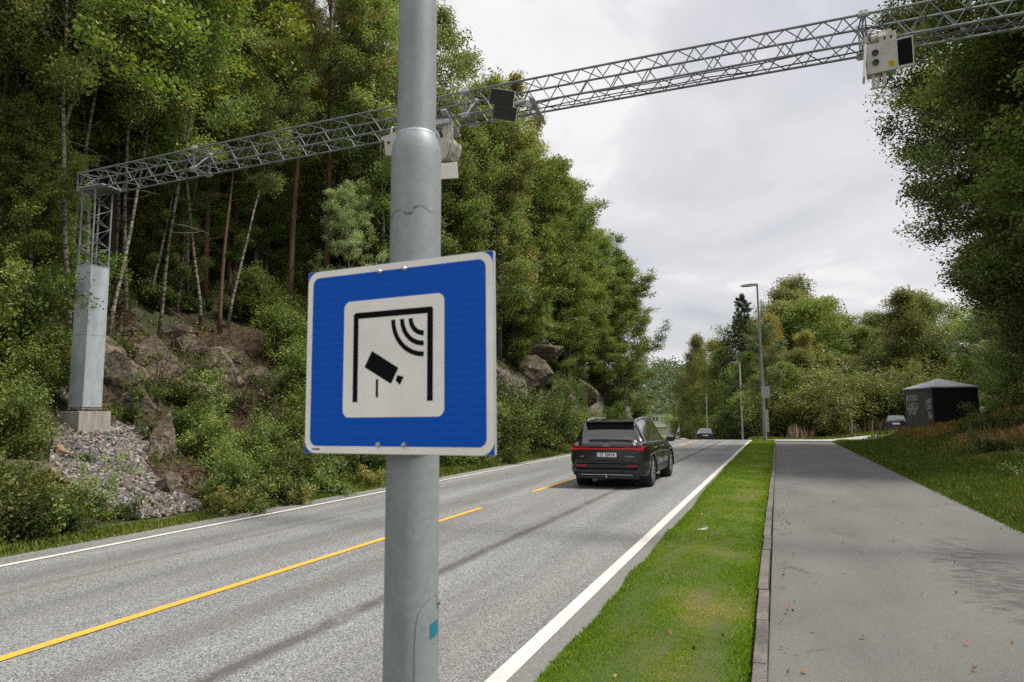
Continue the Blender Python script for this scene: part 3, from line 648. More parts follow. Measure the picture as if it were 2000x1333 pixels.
TX('oakC', -13.5, 34.8, 12.4, 'round green oak standing below the truss edge of the wood', sxy=1.15)
TX('oakC', -13.2, 39.5, 12.6, 'green oak on top of the rock face', sxy=1.2)
TX('oakC', -13.4, 44.5, 13.4, 'dense green oak stepping down towards the road crest', sxy=1.15)
TX('oakC', -13.4, 49.5, 13.2, 'oak reaching its limbs out over the road', sxy=1.2)
TX('oakC', -10.9, 52.5, 11.5, 'low spreading green oak leaning out over the left verge at the crest', sxy=1.2)
for px, py, h, kd, lab in [(345, 610, 6.0, 'birchB', 'small leafy birch in front of the dark wood right of the column'), (300, 590, 5.0, 'oakC', 'young tree on the mossy terrace behind the column'), (20, 640, 5.5, 'oakC', 'young tree at the picture edge on the upper bank'), (95, 620, 5.0, 'birchB', 'young birch left of the casing top'), (255, 560, 6.5, 'oakC', 'young tree just right of the casing top'), (520, 560, 6.0, 'oakC', 'young tree between the red pines'), (600, 570, 6.0, 'birchB', 'young birch behind the top left corner of the sign'), (450, 575, 7.0, 'oakC', 'young tree left of the red pines'), (700, 545, 6.5, 'oakC', 'young tree above the top edge of the sign')]: T(kd, px, py, h, lab, sxy=1.0)
TX('oakC', -12.5, 58.5, 11.8, 'dense oak closing the end of the left wood', sxy=1.45)
TX('oakC', -13.2, 55.5, 12.5, 'outermost green oak at the end of the wood', sxy=1.3)
TX('birchA', -12.4, 36.5, 7.5, 'small birch on the ledge above the rock face', sxy=1.0)
TX('oakC', -12.7, 47, 7.5, 'low bright green tree over the far rock', sxy=1.4)
TX('oakC', -15.6, 61, 11.0, 'green tree just past the crest on the left verge', sxy=1.4)
TX('birchB', -19.5, 67, 9, 'light green birch past the crest on the left verge', sxy=1.4)
for X, Y, h, lab in [(-12.9, 33, 6.5, 'low leafy tree overhanging the dark rock face'), (-13.4, 38, 7.5, 'low leafy tree over the middle rocks'), (-12.6, 42.5, 7, 'low leafy tree over the pale rock'), (-13.2, 28.5, 7, 'low leafy tree right of the sign above the rocks'), (-14.6, 24.5, 7.5, 'low leafy tree touching the right edge of the sign'), (-12.4, 51, 8, 'low leafy tree at the far end of the rock cut'), (-16, 31.5, 9, 'leafy young tree behind the rock ledge'), (-16.2, 36, 9, 'leafy young tree behind the middle rocks'), (-16, 41, 9, 'leafy young tree behind the pale rock'), (-16, 46, 9, 'leafy young tree behind the outer oaks'), (-15.5, 51.5, 9, 'leafy young tree near the end of the wood')]: TX('thicket', X, Y, h, lab, sxy=1.25, name='broadleaf_tree')
PT['autumnoak'] = recolor(PT['oakC'], 'autumn')
TX('birchB', -12.9, 29.2, 14.2, 'pale birch crown standing against the sky above the middle truss joint', sxy=1.15)
TX('autumnoak', -12.9, 31.6, 13.8, 'orange tinged tree peeping from the top edge of the wood', sxy=.8, name='oak_tree')
TX('autumnoak', -15.4, 36.0, 13.8, 'small rust coloured tree between the two green crowns', sxy=.7, name='oak_tree')
# the rest of the wood
kinds = ['oakB', 'oakC', 'dark', 'birchA', 'birchB', 'oakB', 'aspen', 'dark', 'oakA', 'pine']
n = 0
BACK = {'thicket': 'young leafy tree with leaves down to the ground deep in the hillside wood', 'oakB': 'dark green leafy tree crowded deep in the hillside wood', 'oakC': 'green leafy tree crowded deep in the hillside wood', 'oakA': 'broad oak crowded deep in the hillside wood', 'dark': 'dark bare-stemmed tree in the shade of the hillside wood',
        'birchA': 'birch standing deep in the hillside wood', 'birchB': 'leafy birch standing deep in the hillside wood', 'aspen': 'pale aspen standing deep in the hillside wood', 'pine': 'pine with bare stem deep in the hillside wood'}
for tries in range(6000):
    Y = rg.uniform(0, 62); u = -rg.uniform(15.5, 52); X = u+float(cx(Y))
    if u > -20 and 5 < Y < 17 : continue
    if u > -18 and Y < 22: continue
    sp = 2.5 if u > -32 else 3.6
    if any((X-a)**2+(Y-b)**2 < sp*sp for a, b in taken): continue
    px, py, z = pixel((X, Y, hz(X, Y)+8))
    if z < 3 or px < -260 or px > 1340: continue
    k = kinds[rg.randrange(len(kinds))]; taken.append((X, Y))
    if u > -25 and Y < 20: k = rg.choice(['dark', 'oakB', 'dark', 'birchA', 'pine'])
    elif rg.random() < .5: k = 'thicket'
    tree(k, X, Y, rg.uniform(11.5, 15)*(1.0 if u > -30 else 1.1), BACK[k], 'crowded '+k.rstrip('ABC')+' trees deep in the wood', name={'dark': 'broadleaf_tree', 'thicket': 'broadleaf_tree'}.get(k)); n += 1
print('background trees', n)

# shrubs along the foot of the bank: pixel of the foot, kind, scale, label
GS = 'shrubs on the left bank'
for px, py, k, s, lab in [
    (1000, 885, 'big', .95, 'large dark green shrub left of the car against the rock cut'), (1060, 878, 'big', .85, 'large shrub directly left of the car roof'),
    (1110, 868, 'c', 1.0, 'shrub half hidden behind the left side of the car'), (1150, 855, 'c', .9, 'shrub above the car roof'),
    (955, 900, 'c', .95, 'leafy shrub at the lower right corner of the sign'), (880, 910, 'c', .8, 'dark shrub just right of the sign pole under the sign'),
    (1243, 828, 'c', 1.2, 'light green shrub right of the far pale rock'), (1190, 835, 'a', 1.5, 'shrub at the foot of the far pale rock'),
    (462, 985, 'c', .5, 'large leafy shrub at the right edge of the gravel'), (480, 930, 'c', .58, 'tall dark shrub behind the gravel edge'),
    (520, 985, 'a', .7, 'bright leafed shrub near the verge right of the gravel'), (400, 885, 'c', .5, 'dark green bush growing over the striped rock'),
    (420, 830, 'sapling', .75, 'spindly sapling on the rocky bank'), (560, 955, 'b', .9, 'low bush in front of the small grey rock'),
    (620, 945, 'a', .85, 'low bush left of the sign pole by the verge'), (680, 930, 'b', 1.0, 'bush under the lower left corner of the sign'),
    (730, 925, 'a', .9, 'bush just left of the sign pole by the verge'), (600, 900, 'c', .6, 'upright bush behind the low bushes'),
    (120, 1035, 'a', .55, 'leafy bush at the foot of the gravel'), (60, 1045, 'a', .6, 'bush in front of the dark rock'),
    (215, 1010, 'd', .6, 'small shoots growing out of the gravel'), (40, 1050, 'b', .9, 'low bush at the picture edge by the verge'),
    (30, 975, 'a', .65, 'bush left of the gravel with yellow leaves'), (20, 880, 'c', .55, 'shrub at the picture edge under the birches'),
    (60, 770, 'c', .6, 'dark shrub left of the column casing'), (100, 730, 'c', .55, 'shrub touching the column casing'),
    (20, 700, 'c', .9, 'shrub at the picture edge on the upper bank'), (235, 812, 'd', .7, 'small shrub right of the concrete block'),
    (152, 900, 'd', .45, 'little shoot in front of the concrete block'), (175, 1000, 'sapling', .5, 'thin sapling on the gravel'),
    (600, 790, 'c', .8, 'dark shrub behind the left edge of the sign'), (570, 700, 'c', .8, 'grey-green shrub on the upper bank left of the sign'),
    (520, 620, 'c', .8, 'shrub at the foot of the red pines'), (560, 850, 'a', 1.0, 'shrub over the brown slope left of the sign'),
    (330, 770, 'd', .9, 'dry low bush on the large rock'), (450, 620, 'a', .9, 'low shrub on the mossy bank by the pines'),
    (240, 700, 'd', 1.0, 'small plant on the bank behind the column'), (300, 600, 'a', .8, 'fresh green shrub on the mossy terrace'),
    (920, 880, 'big', .7, 'dark shrub against the rocks right of the sign'), (1090, 800, 'c', .8, 'shrub between the two dark rock faces'),
    (1135, 800, 'a', 1.3, 'shrub hanging on the brown slope above the car')]:
    p = hitg(px, py); shrub(k, p[0], p[1], s, lab, GS)
for px, py, k, s, lab in [(300, 770, 'twig', 1.1, 'bare brown twiggy bush on the largest outcrop'), (420, 705, 'twig', .9, 'bare twiggy bush on top of the pale upright rock'), (350, 690, 'twig', .8, 'dry twigs beside the upper outcrop'), (500, 870, 'twig', 1.0, 'dry twiggy bush behind the tall dark shrub'),
                          (590, 650, 'twig', 1.2, 'dry twiggy bush under the red pines'), (225, 640, 'twig', .8, 'dry twigs behind the top of the casing'), (470, 800, 'twig', 1.1, 'twiggy bush below the pale upright rock'), (1070, 835, 'twig', 1.3, 'brown twiggy bush between the large shrubs near the car'),
                          (360, 800, 'a', .7, 'dark low shrub between the outcrop slabs'), (270, 790, 'a', .6, 'dark low shrub at the foot of the tall rock face'), (440, 800, 'd', .7, 'dark upright shrub before the pale upright rock'), (350, 850, 'a', .7, 'dark shrub above the striped slab'), (290, 850, 'd', .7, 'small shrub at the top edge of the gravel'), (400, 740, 'b', .6, 'dark shrub in the cleft of the outcrop'), (505, 1000, 'light', .5, 'low pale-leafed plant at the verge right of the gravel'), (575, 985, 'yellow', .5, 'low yellowing plant at the verge left of the sign pole'), (70, 1055, 'light', .5, 'pale-leafed plant at the verge near the picture edge'), (130, 1000, 'yellow', .5, 'yellowing plant at the left foot of the gravel'),
                          (640, 965, 'light', .6, 'pale-leafed plant by the verge under the sign'), (720, 950, 'yellow', .5, 'yellowing plant beside the left edge of the sign pole'), (430, 1005, 'yellow', .5, 'yellowing plant at the tip of the gravel fan'), (20, 1030, 'yellow', .7, 'yellow spotted bush at the picture edge by the verge'),
                          (905, 905, 'light', .8, 'pale-leafed bush right of the pole by the far verge'), (985, 890, 'yellow', .8, 'yellowing bush in front of the large dark shrub'), (300, 720, 'light', .5, 'pale little plant on the ledge of the outcrop'), (390, 770, 'light', .6, 'pale little plant between the outcrop slabs')]:
    p = hitg(px, py); shrub(k, p[0], p[1], s, lab, GS)
# second line of fillers on the bank
for i in range(150):
    Y = rg.uniform(1.5, 60); u = -rg.uniform(10.2, 21)
    if u > -16.5 and Y < 16 and rg.random() < .85: continue
    if u < -14 and Y > 18 and rg.random() < .5: continue
    if 22 < Y < 48 and u > -12.6 and rg.random() < .5: continue
    X = u+float(cx(Y)); px, py, z = pixel((X, Y, hz(X, Y)+.5))
    if px < -80 or px > 1300 or 60 < px < 560 and py > 600: continue
    k = rg.choice(['a', 'b', 'c', 'd', 'light', 'yellow', 'twig', 'a', 'b']); lb = {'twig': 'bare twiggy bush scattered over the wooded bank', 'yellow': 'yellowing bush scattered over the wooded bank', 'light': 'long-leafed green bush scattered over the wooded bank'}.get(k, 'low green bush scattered over the wooded bank'); shrub(k, X, Y, rg.uniform(.6, 1.0), lb, {'twig': 'scattered twiggy bushes', 'yellow': 'scattered yellowing bushes', 'light': 'scattered long-leafed bushes'}.get(k, 'scattered green bushes of the bank'))

# ------------------------------------------------------------------ the dark wood on the right
GR = 'trees of the wood on the right'
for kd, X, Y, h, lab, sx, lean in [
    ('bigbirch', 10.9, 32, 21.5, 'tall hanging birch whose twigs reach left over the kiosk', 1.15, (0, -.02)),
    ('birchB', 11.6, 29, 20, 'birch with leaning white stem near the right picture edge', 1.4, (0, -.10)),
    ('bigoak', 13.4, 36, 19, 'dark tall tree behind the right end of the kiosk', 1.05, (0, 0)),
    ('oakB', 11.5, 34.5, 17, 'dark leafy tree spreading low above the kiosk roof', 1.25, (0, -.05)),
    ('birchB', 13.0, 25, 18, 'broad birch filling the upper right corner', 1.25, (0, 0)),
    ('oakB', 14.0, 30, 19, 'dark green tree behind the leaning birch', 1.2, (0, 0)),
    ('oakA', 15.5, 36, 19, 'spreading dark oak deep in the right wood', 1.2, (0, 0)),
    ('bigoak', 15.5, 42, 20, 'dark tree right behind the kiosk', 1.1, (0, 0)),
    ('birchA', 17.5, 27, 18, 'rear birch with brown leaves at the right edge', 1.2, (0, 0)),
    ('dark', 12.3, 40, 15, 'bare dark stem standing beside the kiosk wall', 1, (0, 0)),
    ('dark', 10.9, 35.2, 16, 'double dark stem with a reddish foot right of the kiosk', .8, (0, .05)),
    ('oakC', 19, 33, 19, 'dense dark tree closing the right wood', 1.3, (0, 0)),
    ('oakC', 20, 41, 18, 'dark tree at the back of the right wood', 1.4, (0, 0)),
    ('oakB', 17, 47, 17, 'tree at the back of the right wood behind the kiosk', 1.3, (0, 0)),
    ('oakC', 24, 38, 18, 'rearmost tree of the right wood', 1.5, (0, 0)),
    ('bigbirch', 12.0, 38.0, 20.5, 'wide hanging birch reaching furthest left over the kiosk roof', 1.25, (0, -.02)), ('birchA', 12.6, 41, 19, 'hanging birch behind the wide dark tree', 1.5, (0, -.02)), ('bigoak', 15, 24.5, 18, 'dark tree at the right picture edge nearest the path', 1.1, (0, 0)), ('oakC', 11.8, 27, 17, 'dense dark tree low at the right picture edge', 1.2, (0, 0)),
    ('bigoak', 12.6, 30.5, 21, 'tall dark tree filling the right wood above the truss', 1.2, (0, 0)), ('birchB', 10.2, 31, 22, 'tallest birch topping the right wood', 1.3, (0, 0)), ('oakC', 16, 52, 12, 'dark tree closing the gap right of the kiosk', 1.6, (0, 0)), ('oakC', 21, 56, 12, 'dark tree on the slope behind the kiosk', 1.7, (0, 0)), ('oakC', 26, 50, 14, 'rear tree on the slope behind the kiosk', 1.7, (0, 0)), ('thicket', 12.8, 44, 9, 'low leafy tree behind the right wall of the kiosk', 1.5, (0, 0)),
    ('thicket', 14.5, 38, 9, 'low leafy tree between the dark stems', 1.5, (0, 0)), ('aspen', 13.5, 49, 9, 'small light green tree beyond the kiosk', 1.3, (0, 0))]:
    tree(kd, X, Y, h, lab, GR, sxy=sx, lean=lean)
for px, py, k, s, lab in [(1960, 850, 'a', 1.0, 'dark shrub below the leaning birch'), (1900, 860, 'd', 1.4, 'shrub with brown stalks in the long grass'), (1995, 812, 'a', .9, 'dark shrub at the right picture edge under the trees'),
                          (1990, 850, 'a', .8, 'leafy shrub at the picture edge above the rusty grass'), (1975, 890, 'd', 1.2, 'nettle-like plant on the bank near the picture edge'), (1935, 870, 'd', 1.1, 'low leafy plant in the rusty grass'),
                          (1900, 895, 'd', .7, 'small weed at the edge of the rusty grass'), (1990, 935, 'd', .8, 'weed clump close to the right picture edge')]:
    p = hitg(px, py); shrub(k, p[0], p[1], s, lab, 'shrubs on the right bank')
for i in range(26):
    X = rg.uniform(9.5, 24); Y = rg.uniform(22, 48)
    if X < 12.2 and 24 < Y: continue
    shrub(rg.choice('aacc'), X, Y, rg.uniform(.7, 1.2), 'dark undergrowth bush beneath the right wood', 'undergrowth bushes of the right wood')

# ------------------------------------------------------------------ trees beyond the crest: x, top y, distance, kind, width, label
GC = 'trees beyond the crest'
def FT(kind, px, ytop, Y, lab, sx=1.0, name=None, group=GC):
    v = at_y(px, 830, Y); X = v[0]; z0 = gz(X, Y); zt = at_y(px, ytop, Y)[2]; h = zt-z0+.3
    nm = name or {'farA': 'broadleaf_tree', 'farB': 'birch_tree', 'farC': 'willow_tree', 'farY': 'birch_tree', 'farpine': 'pine_tree', 'spruce': 'spruce_tree'}[kind]
    p = PT[kind]; s = h/p['h']
    return place(p, ('trunk', 'crown'), nm, (X, Y, z0-.3), s, rg.uniform(0, 6.28), lab, 'tree', group, sxy=sx*min(1.5, max(1.0, 11/h)))
for kd, px, yt, Y, lab, sx in [
    ('farA', 1335, 730, 158, 'leftmost dark tree beyond the crest, beside the distant hill', .9),
    ('farC', 1350, 690, 142, 'greyish green tree at the left of the group beyond the crest', .9),
    ('farB', 1372, 663, 126, 'slender pointed birch beyond the crest above the third lamp', .8),
    ('farY', 1400, 672, 118, 'yellow-brown birch left of the spruce', .9),
    ('farA', 1425, 690, 112, 'dark green tree behind the dark car', 1.0),
    ('farA', 1375, 760, 124, 'lower dark tree over the road behind the third lamp', 1.0),
    ('farA', 1345, 780, 146, 'small dark tree closing the road behind the dark car', .9),
    ('farA', 1464, 640, 104, 'large dark green tree under the spruce', 1.1),
    ('spruce', 1449, 571, 100, 'tall spire shaped spruce standing above the other trees', .72),
    ('farA', 1482, 700, 84, 'dark tree between the two nearest street lamps', 1.1),
    ('farpine', 1500, 650, 68, 'pine with a bright red stem and brown needles beside the tall lamp', 1.0),
    ('farY', 1520, 625, 84, 'brownish birch right of the tall lamp', .9),
    ('farC', 1500, 610, 100, 'light green crown behind the tall lamp', .9),
    ('farB', 1545, 572, 96, 'tall yellow-green birch with a white stem', 1.0),
    ('farC', 1590, 548, 108, 'tallest thin greyish tree of the far group', .9),
    ('farB', 1575, 585, 100, 'birch filling the peak of the far group', 1.0),
    ('farA', 1605, 615, 98, 'green tree on the right shoulder of the far group', 1.0),
    ('farY', 1585, 655, 84, 'brown birch with a white stem below the tall greyish tree', .8),
    ('farC', 1640, 632, 104, 'pale tree right of the far group peak', .9),
    ('farB', 1662, 655, 98, 'birch in the dip right of the far peak', .9),
    ('farC', 1704, 620, 100, 'domed light green tree left of the kiosk roof', 1.0),
    ('farB', 1738, 650, 100, 'light birch just left above the kiosk', 1.0),
    ('farC', 1770, 662, 96, 'pale crown above the kiosk roof', 1.0),
    ('farC', 1805, 672, 92, 'pale crown right above the kiosk', 1.0),
    ('farB', 1835, 690, 88, 'last light tree before the dark right wood', 1.0),
    ('farA', 1870, 700, 84, 'green tree behind the kiosk right end', 1.2),
    ('farA', 1530, 720, 74, 'dark green tree behind the round bushes', 1.0),
    ('farC', 1560, 690, 78, 'light green leafy tree over the round bushes', 1.1),
    ('farB', 1620, 700, 84, 'green tree above the round bush', 1.0),
    ('farC', 1680, 700, 84, 'light green tree in the middle of the thicket', 1.0),
    ('farB', 1725, 705, 82, 'pale tree above the parked dark car', 1.0),
    ('farY', 1775, 705, 78, 'yellowish tree behind the kiosk roof', 1.0),
    ('farA', 1478, 770, 80, 'dark low tree at the foot of the red pine', 1.1),
    ('farA', 1430, 775, 113, 'dark low tree right of the dark car', 1.1),
    ('farA', 1395, 790, 116, 'dark low tree behind the dark car', .9),
    ('farA', 1640, 628, 100, 'green tree filling the dip right of the far peak', 1.2), ('farC', 1677, 648, 94, 'light round tree left of the domed tree', 1.2), ('farB', 1622, 590, 106, 'tall green birch on the right flank of the far peak', 1.2), ('farA', 1565, 600, 90, 'green tree in the middle of the far peak', 1.2), ('farB', 1530, 600, 90, 'yellow-green birch on the left flank of the far peak', 1.1),
    ('farA', 1650, 745, 78, 'dark green low tree in the middle of the thicket', 1.0)]:
    FT(kd, px, yt, Y, lab, sx)
for px, yt, Y, k, lab in [(1608, 762, 68, 'far', 'round yellow-green bush at the bend of the path'), (1570, 725, 72, 'far', 'tall light bush left of the round bush'), (1655, 740, 72, 'far', 'bush right of the round bush'),
                          (1690, 745, 74, 'far', 'bush behind the thin grey post'), (1735, 740, 74, 'far', 'bush above the parked dark car'), (1765, 735, 72, 'far', 'orange tinted bush left of the kiosk'),
                          (1530, 775, 78, 'far', 'dark bush at the start of the side road'), (1640, 715, 80, 'far', 'light bush up in the thicket'), (1700, 700, 84, 'far', 'pale bush up in the thicket'), (1755, 690, 84, 'far', 'pale bush high behind the kiosk'),
                          (1800, 720, 72, 'far', 'bush behind the kiosk'), (1345, 800, 150, 'far', 'dark bush by the road left of the dark car'), (1405, 800, 114, 'far', 'dark bush by the road right of the dark car'), (1440, 800, 108, 'far', 'dark bush beside the second lamp')]:
    v = at_y(px, 835, Y); z0 = gz(v[0], Y); zt = at_y(px, yt, Y)[2]; p = dict(SH[k])
    if 'dark' in lab: p['foliage'] = p['foliage'].copy(); p['foliage'].materials.clear(); p['foliage'].materials.append(M['green'])
    place(p, ('stems', 'foliage'), 'shrub', (v[0], Y, z0-.15), max(.4, (zt-z0)/3.7), rg.uniform(0, 6), lab, 'shrub', 'bushes beyond the crest', sxy=1.15)
for i in range(46):
    X = rg.uniform(13, 60); Y = rg.uniform(60, 112)
    if X < 16 and Y < 72: continue
    p = PT[rg.choice(['farA', 'farB', 'farC', 'farA'])]; h = rg.uniform(9, 14)
    place(p, ('trunk', 'crown'), 'broadleaf_tree', (X, Y, gz(X, Y)-.3), h/p['h'], rg.uniform(0, 6.28), 'leafy tree crowded on the slope behind the kiosk', 'tree', 'crowded trees on the slope behind the kiosk', sxy=1.2)
# wooded hill far off
rgn = np.random.default_rng(3); 
C = []; cvv = []
for i in range(900):
    Y = rgn.uniform(300, 460); X = -Y*.115+rgn.uniform(-75, 75)+(Y-300)*.0; t = (Y-300)/160
    z = -4+34*t+3*math.sin(X*.06); 
    c = rgn.normal(size=(42, 3))*[2.2, 2.2, 2.6]+[X, Y, z+4]; C.append(c); cvv += [rgn.uniform()]*42
V, Fc, rn = leaves_np(rgn, np.concatenate(C), 1.7, .8, .5, 0, np.array(cvv), .1)
o = link('far_forest', npmesh('far_forest', V, Fc, M['farwood'], rnd=rn)); tag(o, 'distant wooded hill closing the valley beyond the road', 'forest', kind='stuff')
mb = MB(); mb.add([(-260, 285, -6), (160, 285, -6), (160, 470, 34), (-260, 470, 34)], [(0, 1, 2, 3)]); o = mb.build('hill', M['ground']); o['kind'] = 'structure'

# ------------------------------------------------------------------ rocks
def rock_mesh(seed, mat='rock', flat=1.0, cuts=26, sub=5):
    r_ = np.random.default_rng(seed); bm = bmesh.new(); bmesh.ops.create_icosphere(bm, subdivisions=sub, radius=1)
    nn = unit(r_.normal(size=(cuts, 3))); dd = r_.uniform(.5, .92, cuts)
    for v in bm.verts:
        d = np.array(v.co); m = 1.1
        for a, b in zip(nn, dd):
            q = d@a
            if q > .15: m = min(m, b/q)
        m *= 1+.06*noise.fractal(Vector(d*2.5)+Vector((seed, 0, 0)), 1, 2, 6)+.05*round(2.2*noise.noise(Vector((d[0]*1.5, d[1]*1.5, d[2]*6))+Vector((0, 0, seed))))/2.2
        v.co = Vector(d*m)
    me = bpy.data.meshes.new('rock'); bm.to_mesh(me); bm.free(); me.materials.append(M[mat]); me.update(); return me
RK = [rock_mesh(60+i) for i in range(7)]
def rock(px, py, size, lab, k, rot=(0, 0, 0), mesh=None, name='rock', sink=.25, group='rocks of the bank'):
    p = hitg(px, py); o = link(name, mesh or RK[k % 7], None, (p[0]-.3*size[0], p[1], p[2]+size[2]*(1-sink)-size[2]*.5)); o.scale = size; o.rotation_euler = rot
    return tag(o, lab, 'rock', group)
for px, py, sz, lab, k, rot in [
    (245, 770, (1.0, .55, 1.15), 'tall grey rock face just right of the column casing', 0, (0, .15, .4)),
    (325, 745, (1.1, .7, 1.0), 'largest pointed grey outcrop in the middle of the bank', 1, (.1, -.2, 1.0)),
    (375, 700, (.8, .6, .7), 'upper part of the pointed outcrop under the mossy terrace', 2, (0, .3, 2)),
    (445, 745, (.8, .6, 1.0), 'pale upright rock right of the pointed outcrop', 3, (0, -.1, .3)),
    (460, 700, (.55, .45, .4), 'round topped rock above the pale upright rock', 4, (0, 0, 1)),
    (325, 900, (.40, .34, .80), 'dark striped rock slab at the right edge of the gravel', 1, (.1, .1, .8)),
    (335, 965, (.28, .3, .45), 'small pointed rock below the striped slab', 0, (0, 0, 2)),
    (545, 945, (.38, .35, .55), 'small grey rock near the verge left of the sign', 6, (0, 0, .5)),
    (70, 950, (.75, .7, .45), 'dark flat rock among the bushes left of the gravel', 2, (0, 0, 0)),
    (48, 868, (.3, .3, .4), 'brown rock between the bushes and the concrete block', 3, (0, 0, 1)),
    (62, 815, (.5, .4, .35), 'lichen covered rock left of the concrete block', 1, (0, 0, 2)),
    (550, 775, (.9, .6, .5), 'dark rock in the shade left of the sign', 4, (0, 0, 1)),
    (245, 655, (.35, .3, .25), 'small brown rock on the terrace behind the column', 5, (0, 0, 1)),
    (580, 900, (.5, .4, .4), 'grey rock showing under the lower left edge of the sign', 6, (0, 0, 3))]:
    rock(px, py, tuple(v*1.12 for v in sz), lab, k, rot, sink=.35)
for px, py, sz, lab, k, rot in [(290, 800, (.9, .6, .7), 'brown bedrock slab below the largest outcrop', 3, (.2, .1, 2)), (400, 790, (.8, .6, .6), 'brown bedrock slab under the pale upright rock', 6, (0, .2, 1)), (215, 720, (.6, .5, .9), 'narrow bedrock face touching the column casing', 4, (0, .1, 1.5)), (510, 760, (.8, .6, .7), 'bedrock shoulder right of the round topped rock', 2, (0, .1, 2.4)), (345, 660, (.9, .5, .5), 'mossy crest of the bedrock under the terrace', 5, (0, .2, .6)), (640, 800, (1.0, .7, .8), 'shaded bedrock behind the left part of the sign', 0, (0, .1, .2))]:
    rock(px, py, sz, lab, k, rot, sink=.3)
rock(123, 892, (.17, .15, .16), 'small tan stone lying on the gravel before the concrete block', 0, (0, 0, 1), rock_mesh(81, 'tanrock', sub=3), 'stone', .0)
rock(292, 925, (.13, .12, .1), 'small dark stone lying on the gravel near the striped slab', 1, (0, 0, 1), None, 'stone', .1)
def cliff(X, Y, sz, lab, k, rot=(0, 0, 0), dz=0):
    o = link('rock_outcrop', RK[k % 7], None, (X, Y, hz(X, Y)+dz)); o.scale = sz; o.rotation_euler = rot; tag(o, lab, 'rock', 'rock faces of the road cut')
for px, py, Y, sz, lab, k, rot in [
    (1040, 730, 27, (1.3, 1.3, 1.5), 'dark overhanging rock face between the sign and the car', 0, (0, .3, .5)),
    (1000, 800, 25, (1.2, 1.2, 1.1), 'brown rock low behind the big shrubs', 1, (0, 0, 0)),
    (1098, 770, 31, (1.1, 1.3, 1.2), 'brown rock face in the middle of the cut', 3, (0, .2, .8)),
    (1135, 765, 34, (1.0, 1.2, 1.3), 'upright rock face beside the leaning stem', 4, (0, .2, 2)),
    (1195, 775, 39, (1.4, 1.4, 1.7), 'large pale sunlit rock above the car roof', 5, (.1, .3, 1)),
    (1215, 790, 42, (1.0, 1.3, 1.6), 'pale rock corner right of the large sunlit rock', 6, (0, .1, .4)),
    (1060, 690, 29, (1.6, 1.2, .7), 'ledge of rock under the trees', 2, (0, 0, .4)),
    (960, 740, 23, (1.1, 1.0, 1.0), 'dark rock touching the right edge of the sign', 1, (0, 0, 2))]:
    p = at_y(px, py, Y); o = link('rock_outcrop', RK[k % 7], None, (p[0], Y, p[2])); X0 = p[0]; 
    u = -12.1; o.location = (u-.2, Y, p[2]); q = pixel((u-.2, Y, p[2])); Yn = Y
    for it in range(30):
        q = pixel((u-.2, Yn, p[2]));
        Yn += (px-q[0])*.012
    o.location = (u-.2, Yn, at_y(px, py, Yn)[2]); o.scale = sz; o.rotation_euler = rot; tag(o, lab, 'rock', 'rock faces of the road cut')

# ------------------------------------------------------------------ gravel fan: thousands of crushed stones
r_ = np.random.default_rng(8)
base = np.array([(1, 1, 1), (-1, 1, .8), (-1, -1, 1), (1, -1, .9), (1, 1, -1), (-1, 1, -1), (-1, -1, -1), (1, -1, -1)], float)*.5
bf = np.array([(0, 1, 2, 3), (7, 6, 5, 4), (0, 4, 5, 1), (1, 5, 6, 2), (2, 6, 7, 3), (3, 7, 4, 0)])
gp = []
poly = [(100, 880), (112, 835), (205, 835), (290, 830), (300, 870), (280, 910), (320, 955), (392, 985), (395, 1002), (330, 1014), (240, 1016), (130, 985), (95, 930)]
def inpoly(x, y, P):
    c = False; j = len(P)-1
    for i in range(len(P)):
        if (P[i][1] > y) != (P[j][1] > y) and x < (P[j][0]-P[i][0])*(y-P[i][1])/(P[j][1]-P[i][1])+P[i][0]: c = not c
        j = i
    return c
for i in range(60000):
    X = r_.uniform(-16.5, -9.5); Y = r_.uniform(5, 13.5); px, py, z = pixel((X, Y, hz(X, Y)))
    if inpoly(px, py, poly) : gp.append((X, Y))
    if len(gp) > 15000: break
VV = []; FF = []; RR = []
for i, (X, Y) in enumerate(gp):
    s = abs(r_.normal())*.018+.032; q = base*(1+r_.normal(size=(8, 3))*.22)*s*[1.2, 1, .75]
    a = Matrix.Rotation(r_.uniform(0, 6.28), 3, Vector(unit(r_.normal(size=3)))); q = q @ np.array(a)
    VV.append(q+[X, Y, gz(X, Y)+r_.uniform(0, .05)]); FF.append(bf+8*i); RR += [r_.uniform()]*8
o = link('gravel', npmesh('gravel', np.concatenate(VV), np.concatenate(FF), M['gravel'], rnd=RR)); tag(o, 'fan of grey and pink crushed stone below the concrete block', 'gravel', kind='stuff')
GXY = np.array(gp)

# ------------------------------------------------------------------ ground cover and fallen leaves on the bank
def scatter(name, n, test, ln, wd, mat, zr_, lab, cat, seed, up=.5, zfun=None, region=(-30, -9.2, 6, 62), bias=1.7):
    r_ = np.random.default_rng(seed); C = []; cv = []
    while len(C) < n:
        Y = region[2]+(region[3]-region[2])*r_.uniform()**bias; u = r_.uniform(region[0], region[1]); X = u+float(cx(Y))
        nv = noise.noise(Vector((X*.9, Y*.9, seed)))*.6+noise.noise(Vector((X*3.1, Y*3.1, seed)))*.4
        if not test(u, Y, nv, r_): continue
        C.append((X, Y, (gz(X, Y) if zfun is None else zfun(X, Y))+r_.uniform(*zr_))); cv.append(.5+nv*.9)
    V, Fc, rn = leaves_np(r_, np.array(C), ln, wd, up, 0, np.clip(np.array(cv), 0, 1), .15)
    o = link(name, npmesh(name, V, Fc, M[mat], rnd=rn)); tag(o, lab, cat, kind='stuff'); return o
def nogravel(X, Y):
    if not (-16 < X < -9.3 and 5 < Y < 13): return True
    px, py, z = pixel((X, Y, hz(X, Y))); return not inpoly(px, py, poly)
